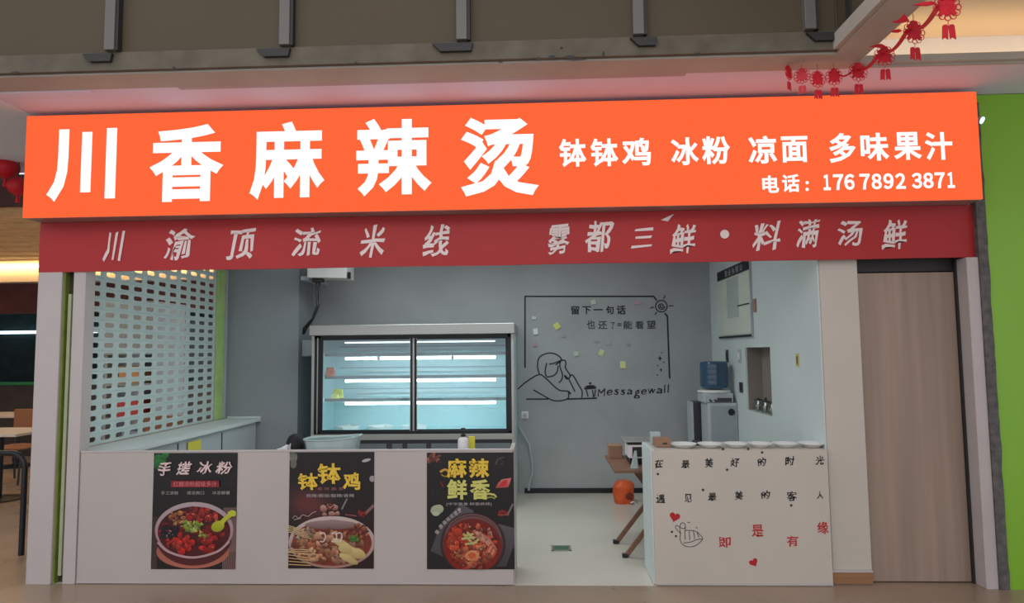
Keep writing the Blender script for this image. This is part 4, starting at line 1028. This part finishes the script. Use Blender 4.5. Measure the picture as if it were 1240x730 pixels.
px0 = UP(791, 540, Y=.18).x; px1 = UP(811, 540, Y=.18).x; pz = UP(800, 530, Y=.18).z
cb = thing('card_tray', ((px0+px1)/2, .18, CT-.001), 'small brown card box at the left end of the cream counter', 'box')
MB().box(px0+.01, px1, .13, .25, CT, pz).build('box', M['card'], cb, bevel=.003)
MB().box(px0+.06, px0+.09, .127, .13, pz-.04, pz-.028).build('mark', M['dark'], cb)
MB().box(px0-.0, px0+.07, .27, .33, CT, pz+.03).build('white_sleeve', M['clear'], cb, bevel=.004)
# orange bag on the floor by the back wall
ob = thing('orange_bag', (.88, 2.55, 0), 'crumpled orange plastic bag on the floor by the back skirting', 'bag')
mb = MB(); vs = []; fs = []; n_ = 24
for j in range(10):
    t = j/9
    for i in range(n_):
        a = 2*pi*i/n_; q = (abs(cos(a))**3+abs(sin(a))**3)**(-1/3)
        r = (.098+.010*sin(t*3))*(1+.16*noise.noise(Vector((cos(a)*2, sin(a)*2, t*3))))*(1-.35*max(0, t-.8)/.2)
        vs.append((.865+r*q*cos(a), 2.55+r*.9*q*sin(a), .002+.225*t+.02*noise.noise(Vector((a, t, 3)))*t))
for j in range(9):
    for i in range(n_): fs.append((j*n_+i, j*n_+(i+1) % n_, (j+1)*n_+(i+1) % n_, (j+1)*n_+i))
fs += [tuple(range(n_))[::-1], tuple(range(9*n_, 10*n_))]
mb.add(vs, fs).build('sack', M['orange'], ob, smooth=True)
MB().lathe([(0, -.004), (.035, -.004), (.04, 0), (.04, .012)], (.91, 2.452, .085), n=12, axis='Y').build('dark_opening', mat('dark_red_hole', (120, 40, 30), .7), ob)
MB().tube([(.92, 2.44, .02), (.95, 2.43, .035), (.975, 2.44, .01)], .007, 6).build('tie', M['white_plastic'], ob, smooth=True)

# floor drain
a = UP(669, 667.5, Z=0); b = UP(693, 658, Z=0)
dr = thing('floor_drain', ((a.x+b.x)/2, (a.y+b.y)/2, 0), 'dark green floor drain cover in the entrance gap', 'drain')
dx0, dx1, dy0, dy1 = .068, .228, .80, .945
fb = MB(); fb.box(dx0, dx1, dy0, dy0+.014, .0005, .007); fb.box(dx0, dx1, dy1-.014, dy1, .0005, .007); fb.box(dx0, dx0+.014, dy0, dy1, .0005, .007); fb.box(dx1-.014, dx1, dy0, dy1, .0005, .007)
fb.build('frame', mat('drain_frame', (150, 150, 140), .4), dr)
MB().box(dx0+.014, dx1-.014, dy0+.014, dy1-.014, .0005, .003).build('grate', mat('drain_grate', (62, 96, 74), .5, var=.1), dr)
for k in range(6): MB().box(dx0+.02+.023*k, dx0+.032+.023*k, dy0+.02, dy1-.02, .003, .0055).build('grate_bar', mat('drain_bar', (84, 118, 92), .5) if k == 0 else bpy.data.materials['drain_bar'], dr)

# ================================================================ GARLAND OF RED ORNAMENTS ON THE BEAM
orn = [(1147, 9, -1.9, .062, 0.0), (1107, 39, -1.23, .060, .2), (1071, 68, -.80, .058, -.1), (1039, 87, -.60, .058, .1), (1010, 93, -.61, .050, 0), (990, 96, -.615, .050, .15), (971, 92, -.62, .047, -.3), (955, 88, -.63, .040, 1.0)]
names = ['largest and highest, at the top right of the photo', 'second from the top right', 'third from the top right', 'fourth from the top right, below the beam corner', 'rightmost in the row over the sign', 'second from the right in the row over the sign', 'third from the right in the row over the sign', 'leftmost and smallest, seen almost edge-on']
pos = []
for i, (px, py, yy, r, rz) in enumerate(orn):
    y_ = (-1.92, -1.27, -.90, -.66, -.66, -.66, -.66, -.66)[i]
    if i == 7: rz = .75
    p = UP(px, py, Y=y_); pos.append(p)
    sc = (p-CLOC).dot(FW)/F_PX; r = (16, 14, 12, 11.3, 10, 9.8, 9, 8.5)[i]*sc
    t = thing('paper_ornament', p, 'red cut-paper ornament with tails, '+names[i], 'ornament', 'red ornaments hanging along the ceiling beam')
    R_ = Matrix.Rotation(rz, 3, 'Z')
    def pl(mb, pts, th=.002):
        n = len(pts); vs = [p+R_ @ Vector((x, s_*th, z)) for s_ in (-1, 1) for x, z in pts]
        mb.add(vs, [tuple(range(n)), tuple(range(n, 2*n))[::-1]]+[(k, n+k, n+(k+1) % n, (k+1) % n) for k in range(n)])
    ring = MB()
    for k in range(12):
        a = 2*pi*k/12; cxx, czz = r*.80*cos(a), r*.80*sin(a); q = []
        ring.tube([p+R_ @ Vector((cxx+r*.24*cos(b), .0, czz+r*.24*sin(b))) for b in [2*pi*j/10 for j in range(11)]], .0022, 5)
    ring.build('lace_ring', M['redpaper'], t)
    co = MB()
    pts = [(r*(.62+.10*cos(5*a))*cos(a), r*(.60+.10*cos(4*a))*sin(a)) for a in [2*pi*k/30 for k in range(30)]]
    pl(co, pts, .003)
    for k in range(4):
        a = pi/4+pi/2*k
        pl(co, [(r*.25*cos(a-.9), r*.25*sin(a-.9)), (r*.86*cos(a-.18), r*.86*sin(a-.18)), (r*.86*cos(a+.18), r*.86*sin(a+.18)), (r*.25*cos(a+.9), r*.25*sin(a+.9))], .004)
    pl(co, [(-r*.5, r*.5), (r*.5, r*.5), (r*.25, r*1.0), (-r*.25, r*1.0)], .004)
    co.build('knot', M['redpaper'], t)
    st_ = MB().tube([p+Vector((0, 0, -r)), p+Vector((0, 0, -r*1.35))], .0016, 5); st_.build('thread', M['redpaper'], t)
    for s_ in (-1, 1):
        tl = MB(); w = r*.42; x0_ = s_*w*.55; top = -r*1.35; hgt = r*1.15
        pts = [(x0_-w*.5, top-hgt*.10), (x0_-w*.3, top), (x0_+w*.3, top), (x0_+w*.5, top-hgt*.10), (x0_+w*.5+s_*w*.15, top-hgt), (x0_+s_*w*.1, top-hgt*.86), (x0_-w*.5+s_*w*.15, top-hgt)]
        pl(tl, pts[::-1], .0025); tl.build('tail', M['redpaper'], t)
    hk = MB(); up_z = bz if not (i < 4) else bz
    hx = 1.975 if i < 4 else p.x
    hk.tube([p+Vector((0, 0, r*.9)), Vector((p.x*.5+min(hx, p.x)*.5, p.y, (p.z+bz)/2+.03)), Vector((min(hx, p.x), p.y, max(bz, p.z+r)))], .0016, 5)
    hk.build('hanger', M['redpaper'], t)
# swags of ribbon between the ornaments
for i in range(4):
    a = pos[i]+Vector((-.02, .03, .02)); b = pos[i+1]+Vector((0, .03, .03)) if i < 3 else pos[4]+Vector((0, 0, .04))
    mb = MB(); m_ = [a.lerp(b, k/10)+Vector((0, 0, -.035*sin(pi*k/10))) for k in range(11)]
    mb.tube(m_, .013 if i < 3 else .006, 6, r1=.006)
    lb = ('from the largest ornament to the next', 'between the second and third ornaments from the top right', 'between the third and fourth ornaments from the top right', 'passing the beam corner')[i]
    props(mb.build('ribbon_swag', M['redpaper'], smooth=True), 'twisted red ribbon '+lb, 'ribbon', 'ribbons linking the red ornaments')
for i, (px, py, yy) in enumerate(((1120, 4, -1.9), (1090, 25, -1.35), (1085, 37, -1.3), (1062, 55, -.95))):
    p = UP(px, py, Y=yy); mb = MB()
    w = (.05, .045, .03, .045)[i]
    mb.prism_xz([(p.x-w, p.z-.006), (p.x-.01, p.z+.004), (p.x+w*.5, p.z+(.035 if i == 1 else .008)), (p.x+w, p.z-.004), (p.x+.01, p.z-.012), (p.x-w*.4, p.z-.010)][::-1], p.y-.003, p.y+.003)
    props(mb.build('ribbon_bow', M['redpaper']), 'small red ribbon end beside the beam edge, '+('highest, at the photo top', 'the folded thick one below the highest', 'the thin one just under the folded one', 'lowest, above the third ornament')[i], 'ribbon', 'loose red ribbon ends at the beam')

# small blue-white spotlight at the sign's right end
p = UP(1188, 148, Y=-.12)
sp = thing('spotlight', (3.0, -.12, p.z), 'small blue-white lamp at the right end of the orange sign', 'lamp')
MB().cyl((2.971, -.12, p.z+.012), (2.99, -.13, p.z+.008), .010, n=10).build('arm', M['grey_plastic'], sp)
MB().cyl((2.99, -.12, p.z+.02), (3.02, -.16, p.z+.0), .014, .026, n=14).build('shade', M['grey_plastic'], sp, smooth=True)
MB().cyl((3.021, -.1615, p.z-.0005), (3.0225, -.1635, p.z-.002), .023, .023, n=14).build('lamp_glass', emis('blue_white_lamp', (190, 235, 255), 3.0), sp)

# ================================================================ NEIGHBOURING RESTAURANT, SEEN PAST THE LEFT POST AND THROUGH THE SHUTTER
st(MB().box(-12.5, -3.62, 8.9, 9.05, 0, 4.2), 'wall_left_far', mat('dark_green_wall', (52, 64, 62), .5, var=.2, scale=2))
st(MB().box(-12.6, -12.5, -3, 9, 0, 4.2), 'wall_left_side', mat('dim_brown_wall', (90, 70, 62), .7))
st(MB().box(-12.5, -3.62, 1.40, 1.46, 3.05, 3.355), 'wall_left_header', mat('dark_maroon_fascia', (74, 38, 34), .6, var=.2))
ce = thing('slatted_ceiling', (-7.5, 3.5, 3.05), 'warm glowing timber-slat ceiling of the neighbouring restaurant at far left', 'ceiling')
MB().box(-12.5, -3.62, 1.46, 5.4, 3.12, 3.15).build('soffit', mat('warm_timber', (240, 208, 160), .5, var=.1), ce)
for k in range(10): MB().box(-12.5, -3.62, 1.6+k*.38, 1.84+k*.38, 3.06, 3.118).build('slat', mat('timber_slat', (242, 206, 154), .5, var=.12, scale=8) if k == 0 else bpy.data.materials['timber_slat'], ce)
MB().box(-12.4, -3.7, 5.3, 5.38, 3.0, 3.03).build('warm_strip', emis('warm_strip_led', (255, 206, 130), 16.0), ce)
st(MB().box(-12.5, -3.62, 5.40, 5.60, 2.78, 3.2), 'wall_bulkhead', mat('pale_bulkhead', (206, 200, 194), .6))
st(MB().box(-12.5, -3.62, 5.62, 5.70, 2.30, 2.78), 'wall_valance', mat('maroon_valance', (84, 46, 44), .6, var=.2, scale=5))
st(MB().box(-12.5, -3.62, 6.9, 7.0, 1.15, 2.9), 'wall_glass_partition', mat('dark_teal_glass', (32, 48, 50), .12, var=.2))
o = MB().box(-9.6, -7.0, 6.80, 6.84, 2.02, 2.07).build('strip_light', emis('cool_strip_light', (220, 238, 246), 3.0)); props(o, 'long white strip light in the neighbouring restaurant at far left', 'light')
st(MB().box(-12.5, -3.62, 6.6, 6.9, 0, 1.1), 'wall_left_low', mat('dim_grey_dado', (96, 92, 88), .5))
o = thing('serving_counter', (-8.2, 6.2, 0), 'dark counter with a green edge in the neighbouring restaurant', 'counter')
MB().box(-9.9, -6.6, 6.02, 6.4, 0.004, 1.15).build('body', mat('counter_dark', (66, 62, 60), .4, var=.2), o); MB().box(-9.95, -6.55, 5.97, 6.45, 1.15, 1.185).build('green_edge', mat('green_counter_edge', (50, 130, 80), .3), o)
for i, (x, y) in enumerate(((-7.75, 5.0), (-6.15, 2.75))):
    t = thing('dining_table', (x, y, 0), ('pale dining table beyond the left post, the farther one', 'pale dining table beyond the left post, the nearer one')[i], 'table', 'tables of the neighbouring restaurant')
    MB().box(x-.55, x+.45, y-.35, y+.35, .74, .77).build('tabletop', mat('pale_table', (214, 200, 184), .3) if i == 0 else bpy.data.materials['pale_table'], t, bevel=.004)
    MB().cyl((x, y, .02), (x, y, .74), .035, n=12).build('column', M['black'], t); MB().lathe([(0, 0), (.25, 0), (.25, .012), (.04, .03), (0, .03)], (x, y, 0), n=20).build('base', M['black'], t)
def bentchair(x, y, label):
    t = thing('tube_chair', (x, y, 0), label, 'chair', 'chairs of the neighbouring restaurant')
    MB().box(x-.22, x+.22, y-.22, y+.22, .44, .47).build('seat', mat('orange_brown_seat', (150, 96, 60), .5) if 'orange_brown_seat' not in bpy.data.materials else bpy.data.materials['orange_brown_seat'], t, bevel=.01)
    MB().box(x-.22, x+.22, y+.20, y+.23, .62, .92).build('backrest', bpy.data.materials['orange_brown_seat'], t, bevel=.008)
    for s_ in (-1, 1):
        MB().tube([(x+s_*.21, y+.24, .92), (x+s_*.21, y+.22, .46), (x+s_*.21, y+.25, .01)], .013, 7).build('leg', M['black'], t, smooth=True)
        MB().tube([(x+s_*.21, y-.20, .44), (x+s_*.21, y-.22, .01)], .013, 7).build('leg', M['black'], t, smooth=True)
for x, y, lb in ((-6.75, 3.75, 'brown chair with black tube frame beyond the left post, nearer the camera'), (-7.9, 5.62, 'brown chair with black tube frame behind the farther pale table'), (-4.3, 2.6, 'brown chair with black tube frame seen through the shutter slots')): bentchair(x, y, lb)
rl = thing('bench_rail', (-5.3, .35, 0), 'curved black tubular rail beside the left post', 'rail')
q = []
for k in range(9):
    a = pi/2*k/8; q.append((-4.62+.12*sin(a)-.12, .0, .62+.12*cos(a)))
px_ = UP(30, 570, Y=.6).x
MB().tube([(px_-.9, .6, .83)]+[(px_-.12+.12*sin(pi/2*k/6), .6, .71+.12*cos(pi/2*k/6)) for k in range(7)]+[(px_, .6, .02)], .022, 10).build('hoop', M['black'], rl, smooth=True)
MB().tube([(px_-.9, .6, .83), (px_-.9, .6, .02)], .022, 10).build('leg', M['black'], rl, smooth=True)
# pale lean-to partition and storage behind the shutter
o = thing('storage_rack', (-4.86, 3.3, 0), 'grey rack with coloured boxes glimpsed through the shutter', 'rack')
MB().box(-5.17, -4.55, 3.0, 3.04, 1.62, 2.25).build('front_board', mat('rack_board', (150, 156, 150), .5, var=.1), o)
for x_ in (-5.17, -4.59): MB().box(x_, x_+.04, 3.05, 3.7, 0.0, 2.25).build('side_panel', bpy.data.materials['rack_board'], o)
for k, z in enumerate((.45, .85, 1.25, 1.62)): MB().box(-5.13, -4.59, 3.05, 3.7, z, z+.03).build('shelf', bpy.data.materials['rack_board'], o)
for i, (y, z, h, colr, lb) in enumerate(((3.1, .88, .2, (190, 70, 60), 'red'), (3.1, 1.28, .2, (206, 150, 90), 'tan'), (3.1, .48, .24, (150, 160, 166), 'blue grey'))):
    props(MB().box(-5.08+.06*i, -4.72-.03*i, y, y+.4, z+.002, z+h).build('storage_box', mat('box_'+lb.replace(' ', '_'), colr, .6, var=.1), bevel=.004), lb+' storage box on the rack behind the shutter', 'box')

for i, (px, py, r, lb) in enumerate(((7, 203, .11, 'upper'), (22, 226, .09, 'lower'))):
    c_ = UP(px, py, Y=1.0); t = thing('red_lantern', c_, 'round red lantern behind the left end of the orange sign, '+lb, 'lantern', 'lanterns of the neighbouring restaurant')
    pr = [(.02, -r*.92)]+[(r*cos(a), r*.85*sin(a)) for a in [-1.2+2.4*k/10 for k in range(11)]]+[(.02, r*.92)]
    MB().lathe(pr, c_, n=20).build('paper_body', M['redpaper'], t, smooth=True)
    MB().cyl(c_+Vector((0, 0, -r*.92)), c_+Vector((0, 0, -r*1.6)), .012, .02, n=8).build('tassel', M['redpaper'], t)
    MB().cyl(c_+Vector((0, 0, r*.9)), (c_.x, c_.y, ZC-.006), .003, n=6).build('cord', M['dark'], t)
